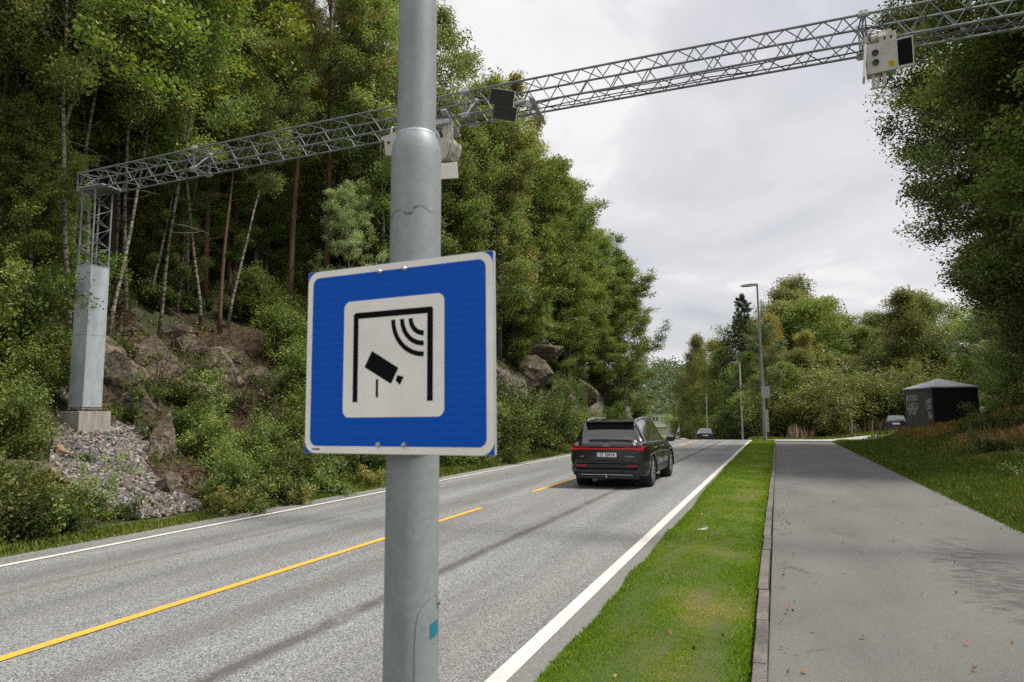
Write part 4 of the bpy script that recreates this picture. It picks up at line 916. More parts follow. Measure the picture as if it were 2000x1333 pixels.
scatter('undergrowth', 85000, lambda u, Y, nv, r: (nv > -.05 or (-13 < u < -9.9 and nv > -.3 and Y > 11) or u > -10.6 and nv > -.2) and nogravel(u, Y), .085, .6, 'cover', (.02, .32), 'low green undergrowth carpeting the wooded bank', 'undergrowth', 21)
scatter('leaf_litter', 60000, lambda u, Y, nv, r: nv < .12 and nogravel(u, Y), .08, .6, 'litter', (.0, .05), 'reddish brown dead leaves lying on the bank', 'leaf litter', 22, up=1.6)

# ------------------------------------------------------------------ grass
def grass(name, pts, hts, wd, mat, lab, cval, seed, lean=.45, cat='grass'):
    r_ = np.random.default_rng(seed); P = np.asarray(pts, float); n = len(P); h = np.asarray(hts)[:, None]
    a = r_.uniform(0, 6.283, n); s = np.stack([np.cos(a), np.sin(a), np.zeros(n)], 1)*(np.asarray(wd)*.5 if np.ndim(wd) else wd*.5)[..., None] if np.ndim(wd) else np.stack([np.cos(a), np.sin(a), np.zeros(n)], 1)*wd*.5
    l = r_.normal(size=(n, 3))*lean; l[:, 2] = 1; l = unit(l)*h
    l2 = r_.normal(size=(n, 3))*lean*.8; l2[:, 2] = .8; l2 = unit(l2)*h
    V = np.stack([P-s, P+s, P+l*.55+s*.7, P+l*.55+l2*.5], 1).reshape(-1, 3); V2 = V
    r = np.clip(np.asarray(cval)+r_.normal(size=n)*.17, 0, 1)
    o = link(name, npmesh(name, V2, np.arange(4*n).reshape(-1, 4), M[mat], rnd=np.repeat(r, 4))); tag(o, lab, cat, kind='stuff'); return o
def strip_z(u, Y): return float(rz(Y))+.035*math.sin(max(0, min(1, (u+1.6)/1.35))*math.pi)
# turf base of the grass strip
V = []; kk = 10
Yv = np.linspace(-6, 50.5, 120)
def edge(Y): return -1.41-.02*math.sin(Y*.9)-.05*noise.noise(Vector((Y*1.2, 0, 2)))-.10*smooth(8, 22, Y)
def redge(Y): return -.255-.03*math.exp(-((Y-10)/7)**2)
for Y in Yv:
    a, b = edge(Y), redge(Y)
    for j in range(kk):
        u = a+(b-a)*j/(kk-1); V.append((u+float(cx(Y)), Y, strip_z(u, Y)+.012+.012*noise.noise(Vector((u*5, Y*5, 0)))))
idx = np.arange(len(V)).reshape(len(Yv), kk); Fc = np.stack([idx[:-1, :-1], idx[:-1, 1:], idx[1:, 1:], idx[1:, :-1]], -1).reshape(-1, 4)
o = link('turf', npmesh('turf', V, Fc, M['soil'], sm=True)); o['kind'] = 'structure'
r_ = np.random.default_rng(31); P = []; hh = []; ww = []; cv = []
for (a, b, dens, hb, wb) in ((3.4, 6, 16000, .021, .0045), (6, 9, 10500, .023, .006), (9, 14, 5000, .027, .009), (14, 24, 1700, .038, .014), (24, 50, 520, .045, .026)):
    for i in range(int(dens*(b-a)*1.3)):
        Y = r_.uniform(a, b); e0, e1 = edge(Y)-.03, redge(Y)+.03; u = r_.uniform(e0, e1)
        nv = noise.fractal(Vector((u*1.1, Y*.9, 5)), 1, 2, 4); ed = max(0, 1-min(u-e0, e1-u)/.18)
        mid = math.exp(-((u-(e0+e1)/2-.1)/.34)**2)
        P.append((u+float(cx(Y)), Y, strip_z(u, Y)+.005)); hh.append(hb*r_.uniform(.5, 1.2)*(1+.9*ed*(r_.uniform() > .3))*(1-.3*max(0, nv))); ww.append(wb)
        cv.append(.36+.34*max(0, nv+.05)+.30*mid*max(0, .4+nv)-.10*ed+.1*noise.noise(Vector((u*9, Y*7, 1))))
grass('grass', P, hh, np.array(ww), 'grass', 'mown green grass strip between road and path', cv, 32)
print('strip blades', len(P))
# right hand bank: short grass by the path, long rusty grass higher up
P = []; hh = []; ww = []; cv = []
for (x0, x1, a, b, dens, hb, wb) in ((3.0, 9, 3, 9.5, 700, .12, .016), (3.0, 6.5, 9.5, 16, 2300, .10, .011), (3.0, 9, 16, 26, 900, .13, .018), (3.0, 14, 26, 46, 330, .17, .032), (6.5, 14, 12, 26, 400, .2, .02)):
    for i in range(int(dens*(b-a)*(x1-x0))):
        Y = r_.uniform(a, b); X = r_.uniform(x0-.03, x1); px, py, z = pixel((X, Y, 1))
        if px > 2500 or (px > 2060 and r_.uniform() > .3): continue
        if 6.8 < X < 10.4 and 42.0 < Y < 46.4: continue
        nv = noise.fractal(Vector((X*.55, Y*.28, 9)), 1, 2, 4); up = smooth(4.0, 7.5, X+.0*Y)
        rust = (nv+.42)*up*1.6
        P.append((X, Y, gz(X, Y)-.01)); hh.append(hb*r_.uniform(.5, 1.3)*(1+1.3*max(0, rust)+.8*up)*(.75 if X < 3.25 else 1)); ww.append(wb)
        cv.append(.34+.5*max(0, min(1, rust))+.12*noise.noise(Vector((X*2, Y*2, 0))))
grass('grass', P, hh, np.array(ww), 'wildgrass', 'long grass with rusty brown patches on the right bank', cv, 33, .4)
print('bank blades', len(P))
# left verge
P = []; hh = []; ww = []; cv = []
for (a, b, dens, hb, wb) in ((3, 14, 2600, .075, .011), (14, 30, 800, .14, .02), (30, 70, 260, .17, .035)):
    for i in range(int(dens*(b-a)*1.35)):
        Y = r_.uniform(a, b); u = -8.55-1.5*r_.uniform()**1.1; X = u+float(cx(Y)); nv = noise.noise(Vector((u*2, Y*.8, 3)))
        if u > -8.68+.1*nv or (u < -9.25+.2*nv and 6.5 < Y < 11.3): continue
        P.append((X, Y, gz(X, Y)-.01)); hh.append(hb*r_.uniform(.5, 1.4)*(.5+.9*min(1, (-8.6-u)/.7))); ww.append(wb); cv.append(.42+.4*nv)
grass('grass', P, hh, np.array(ww), 'vergegrass', 'yellowish grass verge along the left road edge', cv, 34, .5)
# grass on the far side of the side road and on the crest
P = []; hh = []; ww = []; cv = []
for i in range(26000):
    Y = r_.uniform(50.5, 74); X = r_.uniform(-5, 24)
    if inpoly(X, Y, [(-.1, 47), (3.0, 46.0), (4.2, 49.2), (6.2, 52.2), (12, 54.5), (30, 57), (60, 58), (60, 66), (20, 66), (8, 64), (2, 60), (-1.5, 56)]): continue
    if X-float(cx(Y)) < -1.7: continue
    P.append((X, Y, gz(X, Y))); hh.append(.3*r_.uniform(.4, 1.3)); ww.append(.06); cv.append(.4+.3*noise.noise(Vector((X*.5, Y*.5, 3))))
grass('grass', P, hh, np.array(ww), 'vergegrass', 'tall light grass beyond the side road', cv, 35, .4)
P = []; hh = []; ww = []; cv = []
for (c, n, sx, hm) in (((1558, 850, 66), 130, .45, 1.2), ((1572, 848, 66), 60, .35, .9), ((1700, 838, 70), 150, 2.2, 1.0), ((1735, 836, 70), 200, 2.2, 1.2), ((1765, 834, 69), 160, 1.8, 1.3), ((1660, 840, 70), 60, 1.6, .8)):
    p = at_y(*c)
    for i in range(n):
        X = p[0]+r_.normal()*sx; Y = c[2]+r_.normal()*1.2; P.append((X, Y, gz(X, Y))); hh.append(hm*r_.uniform(.6, 1.3)); ww.append(.06); cv.append(r_.uniform(.3, 1))
grass('dry_weeds', P, hh, np.array(ww), 'drystalk', 'dry brown willowherb stalks beyond the side road', cv, 36, .16, 'weeds')

# fallen leaves on path, strip and gutter
r_ = np.random.default_rng(41); C = []
for i in range(260):
    t = r_.uniform()
    if t < .45: X = -.06+abs(r_.normal())*.10; Y = 4+r_.uniform()**1.5*30
    elif t < .75: X = r_.uniform(0, 2.9); Y = 4+r_.uniform()**1.6*28
    elif t < .88: X = 2.95-abs(r_.normal())*.1; Y = r_.uniform(9, 34)
    else: X = r_.uniform(-1.4, -.35); Y = 4+r_.uniform()**1.4*16
    C.append((X, Y, (.05 if X < -.13 else .003)+r_.uniform(0, .012)+float(rz(Y))))
V, Fc, rn = leaves_np(r_, np.array(C), .042, .62, 2.5, 0, r_.uniform(.6, 1.5, len(C)), .3)
o = link('fallen_leaves', npmesh('fallen_leaves', V, Fc, M['litter'], rnd=rn)); tag(o, 'small dry leaves scattered on the path and grass', 'leaves', kind='stuff')
mb = MB(); p = hitg(1377, 1054); 
for q in range(5): mb.add([(q*.022, .02*math.sin(q*2.2), .0), (q*.022+.03, .012+.02*math.cos(q), .018), (q*.022+.022, .04, .012*q), (q*.022-.01, .03+.01*q, .004)], [(0, 1, 2), (0, 2, 3)])
o = mb.build('paper_scrap', M['tarp'], loc=(p[0]-.08, p[1], .075), recalc=False); tag(o, 'crumpled white scrap of paper lying on the grass strip', 'litter')
# ------------------------------------------------------------------ sign and its pole
PX, PY = -1.124, 1.987
def lean_x(z): return PX+.0065*(z-1.0)
pole = empty('sign_pole', (PX, PY, -.05)); tag(pole, 'galvanised steel pole in the foreground carrying the blue sign', 'pole')
mb = MB(); prof = [(.088, 0), (.0865, .9), (.0855, 1.6), (.0850, 2.50), (.0845, 2.545), (.081, 2.575), (.072, 2.60), (.0665, 2.612)]
n_ = 40; mb.lathe(prof, n_); lo = mb.build('lower_tube', M['galv'], pole, sm=True)
mb = MB(); mb.lathe([(.0660, 2.58), (.0655, 3.2), (.062, 6), (.05, 9)], n_); up = mb.build('upper_tube', M['galv'], pole, sm=True)
mb = MB(); mb.lathe([(.0672, 2.604), (.0685, 2.609), (.0675, 2.615), (.0662, 2.618)], n_); mb.build('collar', M['galv_sheet'], pole, sm=True)
# stain ring, a rubbed dirt line with a drip
mb = MB(); r_ = random.Random(4)
for k in range(46):
    a = R(-172+k*3.4); zc = 2.325+.008*math.sin(k*.4)+(.012 if k > 30 else 0); h = .0007+.0013*r_.random()+(.0016 if 24 < k < 34 else 0)
    rr = .0862; b = a+R(3.5)
    mb.add([(rr*math.cos(a), rr*math.sin(a), zc-h), (rr*math.cos(b), rr*math.sin(b), zc-h*r_.uniform(.5, 1.4)), (rr*math.cos(b), rr*math.sin(b), zc+h*r_.uniform(.5, 1.4)), (rr*math.cos(a), rr*math.sin(a), zc+h)], [(0, 1, 2, 3)])
mb.build('dirt_ring', M['rust_stain'], pole, recalc=False)
# service hatch outline and sticker on the right flank
def on_tube(a, z, rr=.0873): return Vector((rr*math.cos(R(a)), rr*math.sin(R(a)), z))
mb = MB(); outl = [(-53, .55), (-53, .96), (-51, 1.02), (-46, 1.055), (-36, 1.08), (-20, 1.095), (0, 1.10), (18, 1.08), (30, 1.0), (34, .9), (34, .55)]
mb.tube([on_tube(a, z, .0866) for a, z in outl], .0013, 5); hatch = mb.build('hatch', M['rust_stain'], pole)
mb = MB(); c4 = [(-18, .972), (-4, .974), (12, .978), (12, 1.022), (-4, 1.02), (-18, 1.018)]
mb.add([on_tube(a, z, .0878) for a, z in c4], [(0, 1, 4, 5), (1, 2, 3, 4)]); mb.build('sticker', M['sticker'], pole, recalc=False)
mb = MB(); mb.tube([on_tube(14, 1.07, .086), on_tube(14, 1.07, .094)], .006, 8); mb.build('hatch_bolt', M['rust_stain'], pole)
pole.rotation_euler = (0, R(.37), 0)

L0 = Vector((-1.4505, 1.8695, 1.7915)); R0 = Vector((-.7555, 1.8225, 1.7915)); ctr = (L0+R0)/2
ang = math.atan2(R0.y-L0.y, R0.x-L0.x)
sg = empty('road_sign', ctr, ang); tag(sg, 'blue square road sign with a camera and radar wave symbol on the near pole', 'road sign')
def rrect(x0, y0, x1, y1, r, n=8):
    P = []
    for cx_, cy_, a0 in ((x1-r, y1-r, 0), (x0+r, y1-r, 90), (x0+r, y0+r, 180), (x1-r, y0+r, 270)):
        for k in range(n+1):
            a = R(a0+90*k/n); P.append((cx_+r*math.cos(a), cy_+r*math.sin(a)))
    return P
mb = MB(); RX = Matrix.Rotation(R(90), 4, 'X')   # prism XY -> local XZ, +z of the prism goes to -y (the face)
mb.prism(rrect(-.349, -.300, .348, .301, .004, 2), -.012, .0, 0, RX)        # aluminium plate, blue sheeting on the front
mb.prism(rrect(-.347, -.298, .346, .299, .003, 2), .0002, .0010, 1, RX)
mb.prism(rrect(-.3475, -.2985, .3465, .2995, .042), .0012, .0018, 2, RX)    # white border
mb.prism(rrect(-.326, -.2755, .3225, .2785, .026), .0020, .0026, 1, RX)     # blue field
mb.prism(rrect(-.194, -.1855, .182, .188, .024), .0028, .0034, 2, RX)       # white square
z0, z1 = .0036, .0042
mb.prism([(-.155, -.137), (-.1365, -.137), (-.1365, .1295), (.1225, .1295), (.1225, -.138), (.1425, -.138), (.1425, .143), (.137, .149), (-.149, .149), (-.155, .143)], z0, z1, 3, RX)
for rr_ in (.1125, .0795, .048):
    P = [(.11-(rr_+.0075)*math.cos(R(a)), .1175-(rr_+.0075)*math.sin(R(a))) for a in range(0, 91, 6)]+[(.11-(rr_-.0075)*math.cos(R(a)), .1175-(rr_-.0075)*math.sin(R(a))) for a in range(90, -1, -6)]
    mb.prism(P, z0, z1, 3, RX)
mb.prism([(-.082, .023), (-.110, -.027), (-.009, -.083), (.018, -.034)], z0, z1, 3, RX)
mb.prism([(.015, -.057), (.008, -.073), (.025, -.087), (.038, -.062)], z0, z1, 3, RX)
mb.prism([(-.0655, -.067), (-.0655, -.1235), (-.0575, -.1235), (-.0575, -.067)], z0, z1, 3, RX)
for k in range(5): mb.prism([(-.315+k*.006, -.289), (-.315+k*.006, -.283), (-.311+k*.006, -.283), (-.311+k*.006, -.289)], .0020, .0024, 3, RX)
mb.build('panel', [M['galv_sheet'], M['signblue'], M['signwhite'], M['signblack']], sg)
for bx, bz in ((-.055, .276), (.039, .276), (-.055, -.2695), (.040, -.2695)):
    mb = MB(); mb.lathe([(.0, -.012), (.0045, -.0115), (.007, -.008), (.008, -.004), (.0085, -.003), (.0085, -.0018)], 14, (bx, 0, bz), 'Y'); mb.build('bolt', M['steel'], sg, sm=True)
for bz in (.272, -.272):
    mb = MB(); mb.box((-.008, .022, bz), (.30, .022, .034), ch=.003); mb.build('bracket', M['galv_sheet'], sg)
    mb = MB(); mb.lathe([(.0878, -.012), (.091, -.012), (.091, .012), (.0878, .012)], 32, (PX-ctr.x+.006, PY-ctr.y, bz)); mb.build('clamp', M['galv_sheet'], sg)

# ------------------------------------------------------------------ gantry
gt = empty('gantry', (-13.53, 10.2, 1.1)); tag(gt, 'galvanised lattice gantry spanning the road with a boxed column on a concrete block', 'gantry')
def Wd(b, name, mats, sm=False):
    o = b.build(name, mats, gt, sm=sm); o.matrix_parent_inverse = Matrix.Translation(-Vector(gt.location)); return o
CX, CY = -13.53, 10.2
bm_ = MB(); bm_.box((CX+.015, CY-.02, 1.26), (.66, .72, 1.12), ch=.015); Wd(bm_, 'concrete_block', M['concrete'])
b = MB(); b.box((CX, CY, 3.40), (.43, .43, 3.0), ch=.006); b.box((CX, CY, 4.903), (.445, .445, .012)); Wd(b, 'casing', M['galv_sheet'])
b = MB()
for k in range(12):
    z = 2.0+k*.25
    for sx, sy in ((.2165, -.19), (.2165, .19)): b.lathe([(0, .006), (.009, .004), (.012, 0)], 6, (CX+sx-.001, CY+sy, z), 'X')
    for sx in (-.19, .19): b.lathe([(0, -.006), (.009, -.004), (.012, 0)], 6, (CX+sx, CY-.2155, z), 'Y')
b.box((CX+.2165, CY, 3.42), (.003, .42, .006)); b.box((CX, CY-.2165, 3.42), (.42, .003, .006))
Wd(b, 'fixings', M['galv'])
b = MB()
for z in (1.875, 1.915): b.box((CX, CY, z), (.47 if z < 1.9 else .44, .47 if z < 1.9 else .44, .012))
for sx in (-1, 1):
    for sy in (-1, 1):
        b.tube([(CX+sx*.2, CY+sy*.2, 1.84), (CX+sx*.2, CY+sy*.2, 1.945)], .011, 8)
        for z in (1.875, 1.93): b.lathe([(.0, z-.012), (.022, z-.012), (.022, z+.012), (0, z+.012)], 6, (CX+sx*.2, CY+sy*.2, 0))
Wd(b, 'base_plate', M['steel'])
def ladder(b, P, Q, n, r=.009, flip=0):
    """zigzag between two chords P0-P1 and Q0-Q1"""
    P0, P1, Q0, Q1 = [Vector(v) for v in (*P, *Q)]
    for i in range(n):
        a = P0.lerp(P1, i/n); c = P0.lerp(P1, (i+1)/n); d = Q0.lerp(Q1, (i+.5)/n)
        if flip: a, c, d = Q0.lerp(Q1, i/n), Q0.lerp(Q1, (i+1)/n), P0.lerp(P1, (i+.5)/n)
        b.tube([a, d], r, 5); b.tube([d, c], r, 5)
hs = .195
b = MB(); zb, zt = 4.9, 6.60
cs = [(CX-hs, CY-hs), (CX+hs, CY-hs), (CX+hs, CY+hs), (CX-hs, CY+hs)]
for x, y in cs: b.tube([(x, y, zb), (x, y, zt)], .0185, 8)
for i in range(4):
    p, q = cs[i], cs[(i+1) % 4]; ladder(b, ((*p, zb), (*p, zt)), ((*q, zb), (*q, zt)), 4, .010, i % 2)
Wd(b, 'lattice_column', M['truss'])
b = MB(); b.box((CX+.06, CY, 6.625), (.72, .46, .035)); Wd(b, 'head_plate', M['galv'])
def bz_(x): return 6.665-.10*max(0, (-x-5)/8.8)**1.6+.02*math.exp(-((x+5)/3)**2)
TY0, TY1, TH = 10.0, 10.4, .405
sections = [(-13.92, -10.61), (-10.61, -4.65), (-4.65, 1.384), (1.384, 5.6)]
for (xa, xb) in sections:
    b = MB(); za, zb_ = bz_(xa), bz_(xb); n = max(2, round((xb-xa)/.52))
    ch = {}
    for nm, y, dz in (('nb', TY0, 0), ('fb', TY1, 0), ('nt', TY0, TH), ('ft', TY1, TH)):
        ch[nm] = ((xa, y, za+dz), (xb, y, zb_+dz)); b.tube(ch[nm], .0185, 8)
    ladder(b, ch['nb'], ch['nt'], n, .0095); ladder(b, ch['fb'], ch['ft'], n, .0095, 1)
    ladder(b, ch['nb'], ch['fb'], n, .0085, 1); ladder(b, ch['nt'], ch['ft'], n, .0085)
    for xe, ze in ((xa+.02, za), (xb-.02, zb_)):
        for (y, dz, y2, dz2) in ((TY0, 0, TY0, TH), (TY1, 0, TY1, TH), (TY0, 0, TY1, 0), (TY0, TH, TY1, TH), (TY0, 0, TY1, TH)): b.tube([(xe, y, ze+dz), (xe, y2, ze+dz2)], .011, 5)
    Wd(b, 'truss_section', M['truss'])
for x in (-10.61, -4.65, 1.384):
    b = MB(); z = bz_(x)
    for y in (TY0, TY1):
        for dz in (0, TH):
            b.lathe([(0, -.075), (.034, -.075), (.034, -.012), (.045, -.012), (.045, .012), (.034, .012), (.034, .075), (0, .075)], 10, (x, y, z+dz), 'X')
            b.box((x, y, z+dz+(.03 if dz else -.03)), (.11, .05, .04), ch=.006)
    Wd(b, 'joint', M['lampgrey'])
b = MB(); rr = random.Random(3)
for k, (y, dz) in enumerate(((TY0+.1, .03), (TY1-.06, .035), (TY0+.28, .025))):
    xs = [-4.9+i*.7 for i in range(15)]; b.tube([(x, y+rr.uniform(-.02, .02), bz_(x)+dz+rr.uniform(-.02, .02)) for x in xs], .009, 5)
Wd(b, 'cable', M['black'])
# right support beyond the path, outside the picture
b = MB(); cx2 = 5.35
for x, y in ((cx2-hs, CY-hs), (cx2+hs, CY-hs), (cx2+hs, CY+hs), (cx2-hs, CY+hs)): b.tube([(x, y, .1), (x, y, 6.65)], .0185, 8)
for i, (p, q) in enumerate((((cx2-hs, CY-hs), (cx2+hs, CY-hs)), ((cx2+hs, CY-hs), (cx2+hs, CY+hs)), ((cx2+hs, CY+hs), (cx2-hs, CY+hs)), ((cx2-hs, CY+hs), (cx2-hs, CY-hs)))):
    ladder(b, ((*p, .1), (*p, 6.65)), ((*q, .1), (*q, 6.65)), 13, .010, i % 2)
Wd(b, 'lattice_column', M['truss'])

# ------------------------------------------------------------------ devices on the gantry
def rotm(rx, ry, rz): return Matrix.Rotation(R(rz), 3, 'Z') @ Matrix.Rotation(R(ry), 3, 'Y') @ Matrix.Rotation(R(rx), 3, 'X')
# big camera box at the right joint
cb = empty('camera_unit', (1.615, 9.80, 6.33)); cb.scale = (.94, 1, .97); tag(cb, 'large white camera box with a black window hanging at the right truss joint', 'traffic camera')
Q = rotm(9, 0, -6)
def loc(b, name, m, root=cb, sm=False): return b.build(name, m, root, sm=sm)
def q(v): return tuple(Q @ Vector(v))
b = MB(); b.box(q((-.09, .12, -.01)), (.37, .26, .40), rot=Q, ch=.008); loc(b, 'body', M['whitehousing'])
b = MB(); b.box(q((.20, .02, -.01)), (.22, .05, .40), rot=Q, ch=.006); wp = loc(b, 'window_frame', M['whitehousing'])
b = MB(); P = rrect(-.088, -.17, .088, .17, .014, 4); b.prism(P, 0, .004, 0, Matrix.Translation(Vector(q((.205, -.006, -.005)))) @ Q.to_4x4() @ RX); loc(b, 'window', M['signblack'])
b = MB(); b.box(q((-.297, .10, -.03)), (.035, .34, .44), rot=Q @ rotm(0, 6, 0), ch=.004); loc(b, 'side_shield', M['signwhite'])
for dz in (.06, -.07):
    b = MB(); b.lathe([(.0, -.006), (.012, -.006), (.022, -.012), (.04, -.014), (.043, -.01), (.043, 0)], 18, axis='Y'); b.v = [tuple(Vector(q((-.16, -.012, dz)))+Q @ Vector(v)) for v in b.v]; loc(b, 'lens', M['black'], sm=True)
b = MB(); b.box(q((.035, -.013, -.125)), (.09, .004, .075), rot=Q); yl = loc(b, 'warning_label', M['yellow'])
b = MB()
for k in range(5): b.box(q((.035, -.0165, -.10-k*.012)), (.07-(k % 2)*.015, .002, .003), rot=Q)
b.build('print', M['signblack'], yl)
b = MB(); b.box(q((.0, .06, .245)), (.20, .05, .11), rot=Q, ch=.005); b.box(q((-.02, .1, .33)), (.17, .06, .08), rot=Q, ch=.012); loc(b, 'bracket', M['housing'])
b = MB(); b.lathe([(0, -.09), (.06, -.09), (.06, .09), (0, .09)], 16, q((-.11, .16, .30)), 'X'); b.box(q((-.15, .2, .26)), (.16, .12, .16), rot=Q); loc(b, 'pivot', M['housing'], sm=True)
for dx in (-.03, .05):
    b = MB(); P = rrect(-.012, -.02, .012, .02, .010, 4); b.prism(P, 0, .004, 0, Matrix.Translation(Vector(q((dx+.0, .034, .245)))) @ Q.to_4x4() @ RX); loc(b, 'slot', M['blackmat'])
b = MB()
for (x, z) in [(-.25, .16), (-.16, .17), (-.06, .175), (.04, .17), (-.25, -.19), (-.16, -.19), (-.06, -.19), (.04, -.17), (-.25, .05), (-.25, -.08), (.075, .1), (.075, -.02), (-.06, .03), (-.02, .03), (.1, .17), (.2, .175), (.3, .17), (.1, -.19), (.2, -.19), (.3, -.18), (.3, .05), (.3, -.07), (.105, .05), (.105, -.07)]:
    b.box(q((x, -.012 if x < .08 else -.008, z)), (.009, .006, .009), rot=Q)
loc(b, 'screw', M['steel'])
b = MB(); b.box(q((-.2, .06, -.295)), (.045, .05, .19), rot=Q); b.box(q((-.06, .06, -.275)), (.05, .05, .15), rot=Q); b.box(q((-.15, .06, -.395)), (.19, .07, .014), rot=Q); b.box(q((-.14, .06, -.30)), (.03, .04, .12), rot=Q); loc(b, 'connector', M['housing'])
for k, (x0, x1, dd, m) in enumerate(((-.2, -.02, .13, 'black'), (-.1, .02, .12, 'black'), (-.15, .06, .10, 'black'), (.0, .07, .11, 'cable_green'), (-.22, -.1, .12, 'black'))):
    b = MB(); b.tube([q((x0+(x1-x0)*t, .1+.02*k*t, -.21-dd*math.sin(math.pi*t)-.02*t)) for t in [i/8 for i in range(9)]], .006, 5); loc(b, 'cable', M[m])

for (x, y, z, a, b_, c_, m) in [(-.27, .0, .26, .05, .10, .07, 'lampgrey'), (-.06, .05, .30, .10, .05, .05, 'signwhite'), (.09, .1, .27, .05, .08, .12, 'housing'), (-.22, .22, .36, .09, .09, .06, 'housing')]:
    b = MB(); b.box(q((x, y, z)), (a, b_, c_), rot=Q, ch=.006); loc(b, 'fitting', M[m])
for k in range(4):
    b = MB(); b.tube([q((-.24+.05*k, .12, .22+.03*k)), q((-.30+.03*k, .05+.04*k, .40)), q((-.26, .22, .46+.03*k)), q((-.10+.05*k, .3, .44))], .006, 5); loc(b, 'cable', M['black'])
# antenna pair of black panels left of the joint
an = empty('antenna_unit', (-3.92, 9.80, 6.62)); tag(an, 'pair of black panel antennas tilted down beside the middle truss joint', 'antenna')
Q = rotm(24, 0, 24)
def q(v): return tuple(Q @ Vector(v))
for dx, dz, w_, h_ in ((.0, .13, .40, .25), (.08, -.10, .39, .22)):
    Q = rotm(20, 10, 20); b = MB(); b.box(q((dx, .05, dz)), (w_, .09, h_), rot=Q, ch=.015); pn = b.build('panel', M['housing'], an)
    b = MB(); b.box(q((dx, .0, dz)), (w_*.96, .03, h_*.95), rot=Q, ch=.012); b.build('face', M['black'], pn)
b = MB(); b.tube([q((.1, .12, .02)), (.34, .22, .12), (.50, .30, .10)], .030, 10); b.tube([q((.1, .1, .1)), (.3, .25, -.1), (.4, .35, 0)], .012, 6); b.build('arm', M['lampgrey'], an, sm=True)
b = MB(); b.box((.50, .34, .0), (.10, .72, .022), rot=rotm(-8, 28, 0)); b.box((.42, .22, .02), (.13, .10, .07), rot=rotm(0, 28, 0)); b.box((.45, .5, -.04), (.13, .09, .06), rot=rotm(0, 28, 0)); b.build('mounting_rail', M['lampgrey'], an)

# beige camera housing half behind the pole
ch_ = empty('camera_housing', (-4.99, 9.9, 6.1)); tag(ch_, 'beige curved camera housing hanging under the truss beside the pole', 'traffic camera')
b = MB(); b.box((.0, .25, .55), (.10, .62, .03), rot=rotm(-24, 0, 0)); b.box((-.08, .1, .52), (.3, .08, .08)); b.box((-.04, .32, .45), (.3, .08, .08)); b.build('mounting_rail', M['lampgrey'], ch_)
b = MB(); b.box((.0, .15, .31), (.17, .07, .44), ch=.01); b.box((.045, .10, .31), (.02, .05, .42)); b.build('arm', M['housing'], ch_)
b = MB(); P = [(-.42, -.02), (-.30, .17), (.10, .13), (.16, .06), (.15, -.12), (.10, -.19), (-.10, -.27), (-.40, -.20)]
b.prism(P, -.16, .14, 0, RX); b.build('body', M['housing'], ch_)
b = MB(); P = [(.15, .07), (.185, .07), (.175, -.11), (.115, -.215), (-.12, -.30), (-.10, -.265), (.09, -.19), (.145, -.10)]
b.prism(P, -.18, .16, 0, RX); P = [(.20, .05), (.245, .075), (.25, .0), (.21, -.13), (.14, -.215), (.16, -.17), (.19, -.1)]; b.prism(P, -.16, .15, 0, RX); b.build('hood', M['housing'], ch_)
b = MB(); b.tube([(-.28, 0, .36), (-.16, 0, .35), (-.10, 0, .24), (-.12, 0, .12)], .025, 8); b.build('conduit', M['lampgrey'], ch_, sm=True)
fl = empty('flash_unit', (-5.10, 9.9, 5.75)); tag(fl, 'white box with a dark grille tucked under the beige camera housing', 'traffic camera')
b = MB(); Q = rotm(0, 0, 35); b.box((.10, .1, -.0), (.34, .34, .26), rot=rotm(18, -8, 35), ch=.02); b.build('body', M['signwhite'], fl)
b = MB(); b.box(tuple(rotm(18, -8, 35) @ Vector((-.0, -.0, -.133))+Vector((.10, .1, 0))), (.28, .27, .012), rot=rotm(18, -8, 35)); gr_ = b.build('grille', M['black'], fl)
b = MB()
for k in range(4): b.box(tuple(rotm(18, -8, 35) @ Vector((-.09+k*.06, -.0, -.142))+Vector((.10, .1, 0))), (.012, .22, .008), rot=rotm(18, -8, 35))
b.build('grille_bar', M['lampgrey'], gr_)
b = MB(); b.box((-.05, .15, .28), (.1, .05, .45)); b.build('hanger', M['housing'], fl)
lf = empty('camera_bracket', (-6.12, 9.95, 6.45)); tag(lf, 'small beige plate with a round hole peeking out left of the pole under the truss', 'traffic camera')
b = MB(); P = [(-.12, .06), (.16, .11), (.16, -.30), (-.02, -.28), (-.05, -.0), (-.12, .02)]; b.prism(P, -.03, .03, 0, RX); b.build('plate', M['housing'], lf)
b = MB(); b.lathe([(0, -.035), (.03, -.035), (.03, -.02)], 14, (.04, 0, -.06), 'Y'); b.build('hole', M['black'], lf)
b = MB(); b.tube([(.06, 0, .08), (.06, .06, .26)], .02, 6); b.build('hanger', M['lampgrey'], lf)

# ------------------------------------------------------------------ kiosk with graffiti
ks = empty('kiosk', (7.87, 42.53, .45), R(16)); tag(ks, 'dark windowless kiosk with a grey pyramid roof and silver graffiti under the trees', 'kiosk')
KW, KD, KH = 2.27, 3.0, 2.32
b = MB(); b.box((KW/2, KD/2, .02), (KW+.12, KD+.12, .34)); b.build('plinth', M['concrete'], ks)
b = MB(); b.box((KW/2, KD/2, .2+KH/2), (KW, KD, KH)); b.build('wall', M['kioskblack'], ks)
b = MB()
for y0, y1 in ((0.0, .72), (.735, 1.46), (1.475, 2.20), (2.215, 2.98)): b.box((-.022, (y0+y1)/2+.01, .2+KH/2), (.035, y1-y0, KH-.04), ch=.004)
b.build('door', M['kioskdark'], ks)
b = MB()
for x, y in ((-.015, -.015), (KW+.015, -.015), (-.015, KD+.015)): b.box((x, y, .2+KH/2), (.07, .07, KH))
b.box((KW/2, -.07, .2+KH+.02), (KW+.16, .05, .07)); b.box((-.07, KD/2, .2+KH+.02), (.05, KD+.16, .07))
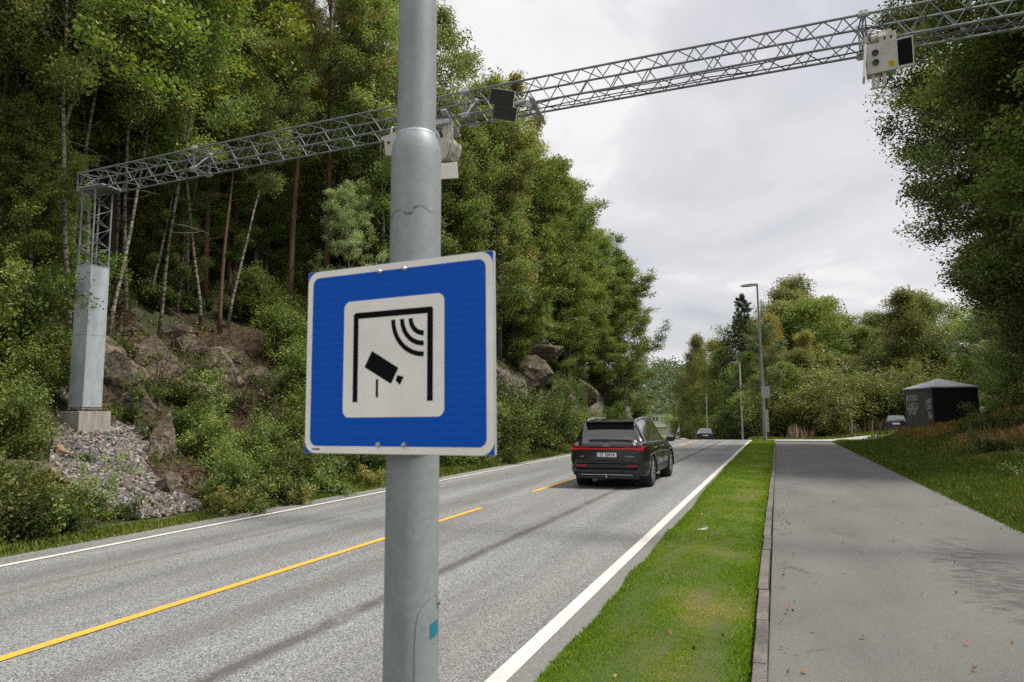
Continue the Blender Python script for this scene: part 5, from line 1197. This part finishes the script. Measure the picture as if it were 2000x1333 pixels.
for k in range(1, 4): b.box((KW*k/4, -.008, .2+KH/2), (.018, .02, KH))
b.build('trim', M['kioskdark'], ks)
b = MB(); b.box((-.05, .28, 2.33), (.02, .16, .14)); b.build('vent', M['blackmat'], ks)
b = MB(); o_ = .10; zz = .2+KH
b.add([(-o_, -o_, zz), (KW+o_, -o_, zz), (KW+o_, KD+o_, zz), (-o_, KD+o_, zz), (-o_, -o_, zz+.07), (KW+o_, -o_, zz+.07), (KW+o_, KD+o_, zz+.07), (-o_, KD+o_, zz+.07), (KW/2, KD/2, zz+.58)],
      [(3, 2, 1, 0), (0, 1, 5, 4), (1, 2, 6, 5), (2, 3, 7, 6), (3, 0, 4, 7), (4, 5, 8), (5, 6, 8), (6, 7, 8), (7, 4, 8)]); b.build('roof', M['kioskroof'], ks)
rr = random.Random(12)
def stroke(b, pts, w_=.022):
    pts = [Vector((-.044, a, z)) for a, z in pts]
    for p, q_ in zip(pts, pts[1:]):
        d = (q_-p); L = d.length
        if L < 1e-4: continue
        d /= L; s = Vector((0, -d.z, d.y))*w_*.5; p = p-d*w_*.3; q_ = q_+d*w_*.3
        b.add([p-s, q_-s, q_+s, p+s], [(0, 1, 2, 3)])
def tagblock(b, y0, y1, z0, z1, rows, n):
    for r in range(rows):
        zc = z1-(r+.5)*(z1-z0)/rows; hh_ = (z1-z0)/rows*.62; yy = y1
        for k in range(n):
            w2 = (y1-y0)/n; c = y1-(k+.5)*w2; t = rr.choice('oslawv')
            if t == 'o': P = [(c+w2*.42*math.cos(a), zc+hh_*.5*math.sin(a)) for a in [i*.55 for i in range(13)]]
            elif t == 's': P = [(c-w2*.4, zc+hh_*.5), (c+w2*.3, zc+hh_*.45), (c+w2*.4, zc+.1*hh_), (c-w2*.3, zc-.05*hh_), (c-w2*.4, zc-hh_*.4), (c+w2*.4, zc-hh_*.5)]
            elif t == 'l': P = [(c+w2*.3, zc+hh_*.8), (c+w2*.25, zc-hh_*.5), (c-w2*.5, zc-hh_*.6)]
            elif t == 'a': P = [(c+w2*.4, zc-hh_*.6), (c, zc+hh_*.7), (c-w2*.4, zc-hh_*.6), (c-w2*.2, zc-.0), (c+w2*.3, zc)]
            elif t == 'w': P = [(c+w2*.5, zc+hh_*.5), (c+w2*.25, zc-hh_*.5), (c, zc+hh_*.2), (c-w2*.25, zc-hh_*.5), (c-w2*.6, zc+hh_*.7)]
            else: P = [(c+w2*.4, zc+hh_*.6), (c, zc-hh_*.7), (c-w2*.5, zc+hh_*.9)]
            stroke(b, [(p[0]+rr.uniform(-.01, .01), p[1]+rr.uniform(-.015, .015)) for p in P], .034)
b = MB(); tagblock(b, 1.55, 2.85, 1.35, 2.28, 2, 5); tagblock(b, 1.75, 2.7, 1.05, 1.45, 1, 3); b.build('graffiti', M['graffiti'], ks, recalc=False)
b = MB(); tagblock(b, .1, .68, 1.35, 1.95, 2, 3); tagblock(b, .12, .55, .85, 1.25, 2, 2); b.build('graffiti', M['graffiti'], ks, recalc=False)

# ------------------------------------------------------------------ street lamps
def lamp(X, Y, h, lab, extra=False, arm=1.0, r=.075, m='galv'):
    o = empty('street_lamp', (X, Y, gz(X, Y)-.02)); tag(o, lab, 'street lamp', 'street lamps along the road')
    b = MB(); b.tube([(0, 0, 0), (0, 0, .9), (0, 0, .92), (0, 0, h*.45), (0, 0, h-.02)], [r*1.25, r*1.22, r, r*.8, r*.55], 12); b.build('pole', M[m], o, sm=True)
    b = MB(); b.tube([(0, 0, h-.05), (-.05, 0, h+.02), (-arm*.35, 0, h+.05)], r*.5, 8); b.build('arm', M[m], o, sm=True)
    b = MB(); P = [(.06, -.03), (.06, .07), (-arm*.35, .11), (-arm*.85, .06), (-arm, .0), (-arm*.85, -.03), (-arm*.4, -.055)]
    b.prism(P, -.13, .13, 0, Matrix.Translation((0, 0, h+.03)) @ RX); hd = b.build('lamp_head', M['lampgrey'], o)
    b = MB(); b.box((-arm*.6, 0, h-.025), (arm*.5, .2, .02)); b.build('glass', M['glass_light'], hd)
    return o
l1 = lamp(-.765, 46.0, 10.0, 'tallest street lamp with grey boxes on its pole, standing on the grass strip', True, 1.05, .10)
b = MB(); b.box((.18, -.12, 3.15), (.52, .04, .70), ch=.01); b.build('sign_back', M['lampgrey'], l1)
b = MB(); b.box((.16, -.13, 1.35), (.24, .10, 1.35), ch=.015); b.build('cabinet', M['housing'], l1)
lamp(-3.3, 73.6, 8.2, 'white street lamp at the crest beside the grass tongue', r=.10, m='lampwhite')
lamp(-9.6, 105, 8.0, 'street lamp rising behind the dark car beyond the crest', r=.11, m='lampwhite')
lamp(-20.5, 153, 8.3, 'most distant street lamp near the white building', r=.12)
# antenna mast behind the tall lamp
v = at_y(1487.5, 600, 120); mt = empty('antenna_mast', (v[0], 120, gz(v[0], 120))); h = v[2]-mt.location.z; tag(mt, 'slim radio mast with white panel antennas rising behind the tall lamp', 'mast')
b = MB(); b.tube([(0, 0, 0), (0, 0, h+1.2)], .16, 8); b.build('pole', M['lampgrey'], mt)
for a in (0, 2.1, 4.2):
    b = MB(); b.box((.35*math.cos(a), .35*math.sin(a), h), (.22, .22, 1.8)); b.build('panel', M['signwhite'], mt)
# grey post by the side road
v = at_y(1664, 838, 66); o = empty('marker_post', (v[0], 66, gz(v[0], 66)-.1)); tag(o, 'thin grey post standing in the weeds beyond the side road', 'post')
b = MB(); b.box((0, 0, 1.2), (.13, .06, 2.5)); b.build('post', M['lampgrey'], o); b = MB(); b.box((.02, -.04, 2.25), (.26, .02, .3)); b.build('plate', M['lampgrey'], o)

# ------------------------------------------------------------------ building beyond
v = at_y(1290, 824, 210); bd = empty('office_building', (v[0]-2.2, 210, -4.2)); tag(bd, 'pale flat-roofed building with dark windows at the end of the road', 'building')
zt = at_y(1290, 811, 210)[2]+4.2; zb0 = at_y(1290, 836, 210)[2]+4.2
b = MB(); b.box((0, 4, zt/2), (9.6, 8, zt)); b.build('wall', M['bldg'], bd)
b = MB(); b.box((0, 4, zt+.1), (9.8, 8.2, .25)); b.build('roof', M['lampgrey'], bd)
for k in range(4): b = MB(); b.box((-1.9+k*1.05, -.03, zt-1.15), (.62, .08, 1.1)); b.build('window', M['glass'], bd)
for k in range(4): b = MB(); b.box((2.45+k*.55, -.03, zt-.9), (.3, .08, .35)); b.build('window', M['glass'], bd)
b = MB(); b.box((2.4, -.4, zb0+.4), (3.6, .8, .25)); b.build('canopy', M['signwhite'], bd)
fp = empty('flagpole', (at_y(1327, 840, 120)[0], 120, -4)); tag(fp, 'small white flag on a pole beyond the crest', 'flag')
hz_ = at_y(1327, 828, 120)[2]+4; b = MB(); b.tube([(0, 0, 0), (0, 0, hz_)], .06, 6); b.build('pole', M['lampgrey'], fp)
b = MB(); b.add([(0, 0, hz_), (-.15, .1, hz_-.7), (-.5, 0, hz_-1.5), (0, 0, hz_-1.3)], [(0, 1, 2, 3)]); b.build('flag', M['signwhite'], fp, recalc=False)
v = at_y(1322.5, 853, 95); ws = empty('warning_sign', (v[0], 95, gz(v[0], 95))); tag(ws, 'small triangular warning sign beside the road beyond the crest', 'road sign')
hz_ = v[2]-ws.location.z; b = MB(); b.tube([(0, 0, 0), (0, 0, hz_+.5)], .04, 6); b.build('post', M['lampgrey'], ws)
b = MB(); b.prism([(-.42, -.25), (.42, -.25), (0, .5)], 0, .03, 0, Matrix.Translation((0, -.05, hz_)) @ RX); b.prism([(-.26, -.16), (.26, -.16), (0, .3)], .032, .036, 1, Matrix.Translation((0, -.05, hz_)) @ RX); b.prism([(-.05, -.1), (.05, -.1), (.03, .15), (-.03, .15)], .038, .042, 2, Matrix.Translation((0, -.05, hz_)) @ RX)
b.build('panel', [M['tailred'], M['signwhite'], M['signblack']], ws)

# ------------------------------------------------------------------ cars
def cr1(P, t):
    """Catmull-Rom through rows of P at parameter t (array)"""
    n = len(P); i = np.clip(np.floor(t).astype(int), 0, n-2); f = (t-i)[:, None]
    while f.ndim < P.ndim: f = f[..., None]
    p0 = P[np.clip(i-1, 0, n-1)]; p1 = P[i]; p2 = P[i+1]; p3 = P[np.clip(i+2, 0, n-1)]
    return .5*((2*p1)+(-p0+p2)*f+(2*p0-5*p1+4*p2-p3)*f**2+(-p0+3*p1-3*p2+p3)*f**3)
# rows: y, then half-section points (x, z): sill-bottom ... roof centre
def suv_sections():
    S = []
    def s(y, w, zs, belt_w, zb, roof_w, zr, zc, zlow=.30, tuck=.03):
        # k: 0 under centre,1 under edge,2 sill,3 lower door,4 mid,5 shoulder,6 belt,7 glass top,8 roof edge,9 roof mid,10 centre
        return [y, (0, zlow-.02), (w*.80, zlow-.02), (w-tuck, zlow+.06), (w, zs*.62+zlow*.3), (w+.005, zs), (belt_w+.035, zb-.05), (belt_w, zb), (roof_w+.03, zr-.05), (roof_w-.05, zr), (roof_w*.5, zc), (0, zc+.01)]
    S.append(s(-2.40, .72, .62, .68, .99, .55, 1.02, 1.035, .42))
    S.append(s(-2.36, .84, .68, .79, 1.03, .66, 1.06, 1.08, .36))
    S.append(s(-2.22, .925, .74, .86, 1.075, .68, 1.17, 1.195, .30))
    S.append(s(-2.08, .962, .76, .885, 1.09, .665, 1.40, 1.42, .28))
    S.append(s(-1.94, .967, .78, .89, 1.085, .635, 1.555, 1.585, .27))
    S.append(s(-1.45, .968, .80, .90, 1.075, .635, 1.60, 1.625, .26))
    S.append(s(-.6, .955, .80, .90, 1.055, .645, 1.625, 1.655, .26))
    S.append(s(.15, .955, .80, .895, 1.04, .645, 1.60, 1.63, .26))
    S.append(s(.62, .955, .80, .885, 1.03, .63, 1.52, 1.55, .26))
    S.append(s(1.15, .958, .80, .87, 1.015, .68, 1.18, 1.22, .26))
    S.append(s(1.42, .962, .80, .86, 1.00, .72, 1.03, 1.07, .26))
    S.append(s(1.95, .955, .76, .82, .93, .62, .97, 1.0, .28))
    S.append(s(2.30, .88, .66, .74, .82, .55, .86, .88, .30))
    S.append(s(2.45, .70, .55, .60, .66, .4, .68, .70, .36))
    return S
def sedan_sections():
    S = []
    def s(y, w, zs, belt_w, zb, roof_w, zr, zc, zlow=.28, tuck=.03):
        return [y, (0, zlow-.02), (w*.80, zlow-.02), (w-tuck, zlow+.06), (w, zs*.62+zlow*.3), (w+.005, zs), (belt_w+.035, zb-.05), (belt_w, zb), (roof_w+.03, zr-.05), (roof_w-.05, zr), (roof_w*.5, zc), (0, zc+.01)]
    S.append(s(-2.34, .74, .58, .70, .88, .55, .93, .95, .38)); S.append(s(-2.30, .84, .62, .79, .92, .62, .97, .99, .32)); S.append(s(-2.1, .90, .66, .82, .93, .66, .985, 1.0, .26))
    S.append(s(-1.75, .915, .68, .83, .94, .64, 1.06, 1.07, .24)); S.append(s(-1.15, .92, .70, .84, .94, .57, 1.32, 1.34, .22)); S.append(s(-.6, .92, .70, .84, .93, .57, 1.395, 1.42, .22))
    S.append(s(.1, .92, .70, .84, .92, .58, 1.38, 1.41, .22)); S.append(s(.55, .92, .70, .83, .91, .57, 1.30, 1.33, .22)); S.append(s(1.05, .92, .68, .82, .90, .62, 1.02, 1.05, .22)); S.append(s(1.3, .92, .66, .80, .88, .66, .90, .94, .22))
    S.append(s(1.9, .90, .62, .76, .80, .58, .83, .86, .24)); S.append(s(2.3, .80, .52, .66, .68, .5, .70, .72, .3)); S.append(s(2.4, .62, .45, .5, .55, .35, .56, .58, .34))
    return S
def car_body(root, secs, paint, wheel_y, wr, spec):
    yk = np.array([s[0] for s in secs]); A = np.array([[list(p) for p in s[1:]] for s in secs], float)       # (ny, 11, 2)
    ty = np.linspace(0, len(secs)-1, (len(secs)-1)*9+1); A2 = np.stack([np.interp(ty, range(len(secs)), yk), ], 1)
    Yc = cr1(yk[:, None].astype(float), ty)[:, 0]; B = cr1(A, ty)                                            # (Ny, 11, 2)
    tk = np.linspace(0, 10, 61); C = cr1(B.transpose(1, 0, 2), tk).transpose(1, 0, 2)                         # (Ny, 61, 2)
    Ny, Nk = C.shape[:2]
    V = []; 
    for i in range(Ny):
        for k in range(Nk): V.append((C[i, k, 0], Yc[i], C[i, k, 1]))
    for i in range(Ny):
        for k in range(Nk): V.append((-C[i, k, 0], Yc[i], C[i, k, 1]))
    o2 = Ny*Nk; parts = {}
    def put(nm, f): parts.setdefault(nm, []).append(f)
    for i in range(Ny-1):
        for k in range(Nk-1):
            y = (Yc[i]+Yc[i+1])/2; x = C[i:i+2, k:k+2, 0].mean(); z = C[i:i+2, k:k+2, 1].mean(); t = (tk[k]+tk[k+1])/2
            if x > .62*spec['w'] and z < .95 and any((y-wy)**2+(z-wr)**2 < (wr+.055)**2 for wy in wheel_y): continue
            nm = spec['zone'](y, x, z, t)
            put(nm, (i*Nk+k, i*Nk+k+1, (i+1)*Nk+k+1, (i+1)*Nk+k)); put(nm, (o2+i*Nk+k, o2+(i+1)*Nk+k, o2+(i+1)*Nk+k+1, o2+i*Nk+k+1))
    for i in (0, Ny-1):
        for k in range(Nk-1): put('body', (i*Nk+k, i*Nk+k+1, o2+i*Nk+k+1, o2+i*Nk+k))
    V = np.array(V)
    split = {}
    for nm, fs in parts.items():
        if nm in ('body', 'underbody', 'rear_window', 'windscreen'): split[(nm, 0)] = fs; continue
        for f in fs: split.setdefault((nm, 1 if f[0] < o2 else -1), []).append(f)
    for (nm, _s), fs in split.items():
        used = sorted({v for f in fs for v in f}); mp_ = {v: j for j, v in enumerate(used)}
        me = bpy.data.meshes.new(nm); me.from_pydata([tuple(V[v]) for v in used], [], [tuple(mp_[v] for v in f) for f in fs])
        bm = bmesh.new(); bm.from_mesh(me); bmesh.ops.remove_doubles(bm, verts=bm.verts[:], dist=1e-4)
        if nm == 'body': bmesh.ops.recalc_face_normals(bm, faces=bm.faces[:])
        bm.to_mesh(me); bm.free(); me.materials.append(M[spec['mat'].get(nm, paint)]); me.polygons.foreach_set('use_smooth', [True]*len(me.polygons))
        try: me.set_sharp_from_angle(angle=R(40))
        except Exception: pass
        link(nm, me, root)
def wheel(root, x, y, r, wd=.24, spokes=10):
    s = 1 if x > 0 else -1
    b = MB(); xo = x; b.lathe([(r*.70, -wd/2), (r*.93, -wd/2), (r, -wd/2+.03), (r, wd/2-.03), (r*.93, wd/2), (r*.70, wd/2), (r*.68, 0), (r*.70, -wd/2)], 36, (xo, y, r), 'X'); t = b.build('tyre', M['blackmat'], root, sm=True)
    b = MB(); xf = xo+s*wd*.42; b.lathe([(r*.71, 0), (r*.70, s*.012), (r*.66, s*.006), (r*.64, -s*.05)], 30, (xf, y, r), 'X')
    for k in range(spokes//2):
        for d in (-.13, .13):
            a = 2*math.pi*k/(spokes//2)+d; a2 = 2*math.pi*k/(spokes//2)+d*1.9
            b.tube([(xf-s*.01, y+.05*math.cos(a), r+.05*math.sin(a)), (xf-s*.0, y+r*.66*math.cos(a2), r+r*.66*math.sin(a2))], [.022, .018], 4)
    b.lathe([(0, .005), (.06, .0), (.07, -.03*s)], 14, (xf, y, r), 'X'); b.build('rim', M['rim'], t)
    b = MB(); b.lathe([(0, 0), (r*.66, 0)], 20, (xo+s*.02, y, r), 'X'); b.build('brake_disc', M['black'], t)
def textobj(txt, size, parent, loc_, mat, name='plate_text', rx=90, rz=0, sx=1):
    cu = bpy.data.curves.new(name, 'FONT'); cu.body = txt; cu.size = size; cu.align_x = 'CENTER'; cu.align_y = 'CENTER'; cu.extrude = .001; cu.offset = .0003
    o = bpy.data.objects.new(name, cu); COL.objects.link(o); o.parent = parent; o.location = loc_; o.rotation_euler = (R(rx), 0, R(rz)); o.scale = (sx, 1, 1); cu.materials.append(M[mat])
    bpy.context.view_layer.update(); me = bpy.data.meshes.new_from_object(o.evaluated_get(bpy.context.evaluated_depsgraph_get()))
    o2 = bpy.data.objects.new(name, me); COL.objects.link(o2); o2.parent = parent; o2.location = loc_; o2.rotation_euler = (R(rx), 0, R(rz)); o2.scale = (sx, 1, 1)
    bpy.data.objects.remove(o); return o2

WY = (-1.47, 1.46)
def zone_suv(y, x, z, t):
    ws = 1.07   # belt
    if t > 9.99: pass
    if -2.26 < y < -1.96 and t > 7.35 and z > 1.09: return 'rear_window'
    if .70 < y < 1.40 and t > 7.3: return 'windscreen'
    if 6.12 < t < 7.0:
        if -1.86 < y < -1.42: return 'quarter_window'
        if -1.32 < y < -.36: return 'rear_side_window'
        if -.28 < y < 1.02-.0 and z > 1.03: return 'front_side_window'
    if z < .50 and t > 1 and t < 4 and y > -2.0: return 'sill'
    if t <= 1.2: return 'underbody'
    if y < -1.9 and z < .50: return 'diffuser'
    return 'body'
car = empty('suv', (-3.615, 17.55, .01)); car.scale = (.935, .96, .935); tag(car, 'dark graphite SUV driving away in the right lane with lit tail light bar', 'car')
car_body(car, suv_sections(), 'carpaint', WY, .375, dict(w=.96, zone=zone_suv, mat=dict(rear_window='glass', windscreen='glass', quarter_window='glass', rear_side_window='glass', front_side_window='glass', sill='black', underbody='black', diffuser='black')))
for x in (-.80, .80):
    for y in WY: wheel(car, x*1.02, y, .375, .27)
YB = -2.40
def bx(name, c, d, m, parent=car, ch=.006, rot=None):
    b = MB(); b.box(c, d, ch=ch, rot=rot); return b.build(name, M[m], parent)
# wheel wells and arch lips
for y in WY:
    for s in (-1, 1):
        b = MB(); b.lathe([(.435, -.12), (.435, .12)], 28, (s*.80, y, .375), 'X'); b.v = [v for v in b.v]; b.build('wheel_well', M['blackmat'], car, recalc=False)
        b = MB(); b.tube([(s*.962, y+.432*math.cos(R(a)), .375+.432*math.sin(R(a))) for a in range(-12, 193, 8)], .020, 6); b.build('arch_trim', M['carpaint'], car, sm=True)
# tail lights: light bar, end lamps
b = MB(); b.prism([(-.86, -.012), (-.80, -.028), (.80, -.028), (.86, -.012), (.80, -.008), (-.80, -.008)], 0, .03, 0, Matrix.Translation((0, YB+.008, .955)) @ RX)
b.build('light_bar', M['taillit'], car)
b = MB(); b.prism([(-.80, .0), (.80, .0), (.80, .055), (.52, .045), (.40, .008), (-.40, .008), (-.52, .045), (-.80, .055)], 0, .02, 0, Matrix.Translation((0, YB+.012, .957)) @ RX); b.build('upper_lens', M['tailred'], car)
for s in (-1, 1):
    b = MB(); P = [(.74, .875), (.86, .865), (.90, .90), (.915, 1.03), (.80, 1.025), (.70, .985), (.70, .935)]; n_ = len(P)
    vs = [(s*x, YB-.012+max(0, (x-.78))*1.15, z) for x, z in P]+[(s*(x-.0), YB+.16+max(0, (x-.78))*.9, z) for x, z in P]
    b.add(vs, [tuple(range(n_)), tuple(range(2*n_-1, n_-1, -1))]+[(i, (i+1) % n_, (i+1) % n_+n_, i+n_) for i in range(n_)]); tl = b.build('tail_light', M['tailred'], car)
    b = MB(); b.prism([(s*.70, .915), (s*.87, .905), (s*.87, .935), (s*.70, .94)], 0, .012, 0, Matrix.Translation((0, YB-.004, 0)) @ RX)
    b.prism([(s*.835, .915), (s*.872, .905), (s*.885, 1.0), (s*.845, 1.0)], 0, .012, 0, Matrix.Translation((0, YB+.045, 0)) @ RX); b.build('glow_strip', M['taillit'], tl)
# bumper, reflectors, diffuser, hitch
bx('rear_bumper', (0, YB+.05, .615), (1.58, .16, .15), 'carpaint', ch=.05, rot=rotm(28, 0, 0))
bx('bumper_inset', (0, YB-.0, .535), (1.50, .10, .085), 'black', ch=.01)
bx('lower_bumper', (0, YB+.03, .435), (1.62, .16, .11), 'carpaint', ch=.035, rot=rotm(25, 0, 0))
for s in (-1, 1): bx('reflector', (s*.62, YB-.056, .54), (.27, .012, .035), 'reflector', ch=.003)
bx('diffuser', (0, YB+.10, .31), (1.5, .2, .17), 'black', ch=.03)
for z in (.375, .325): bx('trim_strip', (0, YB+.004, z), (1.25, .02, .012), 'chrome', ch=.002)
b = MB(); b.tube([(0, YB+.2, .27), (0, YB+.02, .26), (0, YB-.05, .27), (0, YB-.06, .33)], .022, 8); b.lathe([(0, .36), (.025, .345), (.025, .325), (0, .31)], 10, (0, YB-.06, 0)); b.build('tow_hitch', M['steel'], car, sm=True)
# tailgate plane details
bx('spoiler', (0, -2.06, 1.575), (1.22, .26, .035), 'carpaint', ch=.015, rot=rotm(-6, 0, 0))
b = MB(); b.tube([(.02, -2.335, 1.115), (.15, -2.30, 1.13), (.52, -2.295, 1.135)], [.018, .012, .006], 6); b.box((-.02, -2.33, 1.11), (.18, .04, .04), ch=.008); b.build('wiper', M['black'], car)
pb = bx('number_plate', (0, YB-.012, .795), (.54, .014, .125), 'black'); 
b = MB(); b.box((.02, YB-.0205, .795), (.46, .003, .104)); b.build('plate_face', M['plate'], pb)
b = MB(); b.box((-.234, YB-.0205, .795), (.045, .003, .104)); b.build('country_band', M['plateblue'], pb)
textobj('EF 28434', .122, pb, (.022, YB-.024, .795), 'signblack', sx=.80)
for k in range(4):
    b = MB(); b.lathe([(.021, -.002), (.027, -.002), (.027, .004), (.021, .004), (.021, -.002)], 18, (-.0575+k*.038, YB-.018, 1.02+.0), 'Y'); b.build('ring_emblem', M['chrome'], car)
textobj('e-tron', .045, car, (-.60, YB-.012, .76), 'chrome', 'badge_text'); textobj('55 quattro', .045, car, (.56, YB-.012, .76), 'chrome', 'badge_text')
# rails, mirrors, handles, door creases, antenna, body side lines
for s in (-1, 1):
    b = MB(); b.tube([(s*.60, -1.86, 1.575), (s*.615, -1.7, 1.635), (s*.625, -1.0, 1.675), (s*.625, -.2, 1.67), (s*.61, .3, 1.625), (s*.60, .42, 1.585)], [.014, .018, .018, .018, .018, .012], 8); b.build('roof_rail', M['chrome'], car, sm=True)
    b = MB(); b.box((s*1.06, .82, 1.075), (.20, .16, .14), ch=.05, rot=rotm(0, 0, s*-12)); b.box((s*.94, .86, 1.04), (.14, .05, .04)); mr_ = b.build('side_mirror', M['carpaint' if s > 0 else 'carpaint'], car, sm=True)
    b = MB(); b.box((s*1.06, .745, 1.078), (.16, .012, .11), ch=.004, rot=rotm(0, 0, s*-12)); b.build('mirror_glass', M['glass'], mr_)
    for y in (-1.02, .02): bx('door_handle', (s*.968, y, .93), (.03, .20, .032), 'chrome')
    b = MB(); b.tube([(s*.928, -1.88, 1.085), (s*.935, -1.2, 1.078), (s*.935, 0, 1.055), (s*.915, 1.0, 1.035)], .008, 5); b.build('window_trim', M['chrome'], car)
    b = MB()
    for y in (-.86+.0, .18-.0): pass
    b.tube([(s*.972, -.90, .36), (s*.974, -.92, .7), (s*.945, -1.1, 1.03)], .004, 4); b.build('door_gap', M['blackmat'], car); b = MB(); b.tube([(s*.966, -.02+.12, .36), (s*.968, .1, .75), (s*.94, .1, 1.02)], .004, 4); b.build('door_gap', M['blackmat'], car)
b = MB(); b.prism([(-.03, 0), (.05, 0), (.02, .055), (-.02, .05)], -.012, .012, 0, Matrix.Translation((0, -1.72, 1.61)) @ rotm(90, 0, 90).to_4x4()); b.build('roof_antenna', M['black'], car)

def sedan(X, Y, rz_, z, paint, lab, plate=True, lit=False):
    c = empty('car', (X, Y, z), rz_); tag(c, lab, 'car')
    def zone(y, x, z, t):
        if -1.72 < y < -.95 and t > 7.2: return 'rear_window'
        if .55 < y < 1.12 and t > 7.2: return 'windscreen'
        if 6.15 < t < 7.0 and -1.25 < y < .75: return 'side_window'
        if t <= 1.2 or z < .34: return 'underbody'
        return 'body'
    car_body(c, sedan_sections(), paint, (-1.38, 1.38), .33, dict(w=.92, zone=zone, mat=dict(rear_window='glass_light', windscreen='glass', side_window='glass', underbody='black')))
    for x in (-.79, .79):
        for y in (-1.38, 1.38): wheel(c, x, y, .33, .22)
    for s in (-1, 1):
        b = MB(); P = [(.42, .72), (.78, .70), (.84, .80), (.80, .86), (.46, .84)]; n_ = len(P)
        vs = [(s*x, -2.36+max(0, x-.66)*.8, z) for x, z in P]+[(s*x, -2.2+max(0, x-.66)*.8, z) for x, z in P]
        b.add(vs, [tuple(range(n_)), tuple(range(2*n_-1, n_-1, -1))]+[(i, (i+1) % n_, (i+1) % n_+n_, i+n_) for i in range(n_)]); b.build('tail_light', M['taillit' if lit else 'tailred'], c)
        b = MB(); b.box((s*.99, .72, .93), (.18, .12, .12), ch=.04); b.box((s*.88, .74, .90), (.12, .04, .03)); b.build('side_mirror', M[paint], c)
    b = MB(); b.box((0, -2.365, .74), (.52, .012, .12)); b.build('number_plate', M['plate'], c)
    b = MB(); b.box((0, -2.32, .36), (1.5, .12, .2), ch=.03); b.build('rear_bumper', M['black'], c)
    return c
v = at_y(1376.5, 850, 80); sedan(v[0]+.75, 73.0, R(5), float(rz(73))+.02, 'carblue', 'dark saloon car driving down behind the road crest')
v = at_y(1755, 838, 62); sedan(v[0]+.2, 64.4, R(-8), gz(v[0], 64.4)+.1, 'carblue', 'black saloon parked half hidden behind the kiosk')
v = at_y(1338, 858, 118); sedan(v[0]-.2, 118, R(80), float(hz(v[0], 118)), 'carwhite', 'white car crossing far beyond the crest')
v = at_y(1328, 856, 128); sedan(v[0], 130, R(75), float(hz(v[0], 130)), 'carwhite', 'white car far beyond the crest under the flag')
vb = at_y(1322, 846, 150); vn = empty('van', (vb[0], 150, -3.9), R(10)); tag(vn, 'white van parked beyond the warning sign in the valley', 'van')
b = MB(); b.box((0, 0, 1.35), (4.6, 1.9, 2.1), ch=.15); b.build('body', M['carwhite'], vn)
for x in (-1.5, 1.5): b = MB(); b.lathe([(0, -1.0), (.34, -1.0), (.34, 1.0), (0, 1.0)], 16, (x, 0, .34), 'Y'); b.build('wheel', M['blackmat'], vn)
b = MB(); b.box((1.5, -.955, 1.85), (1.1, .02, .6)); b.build('window', M['glass'], vn)
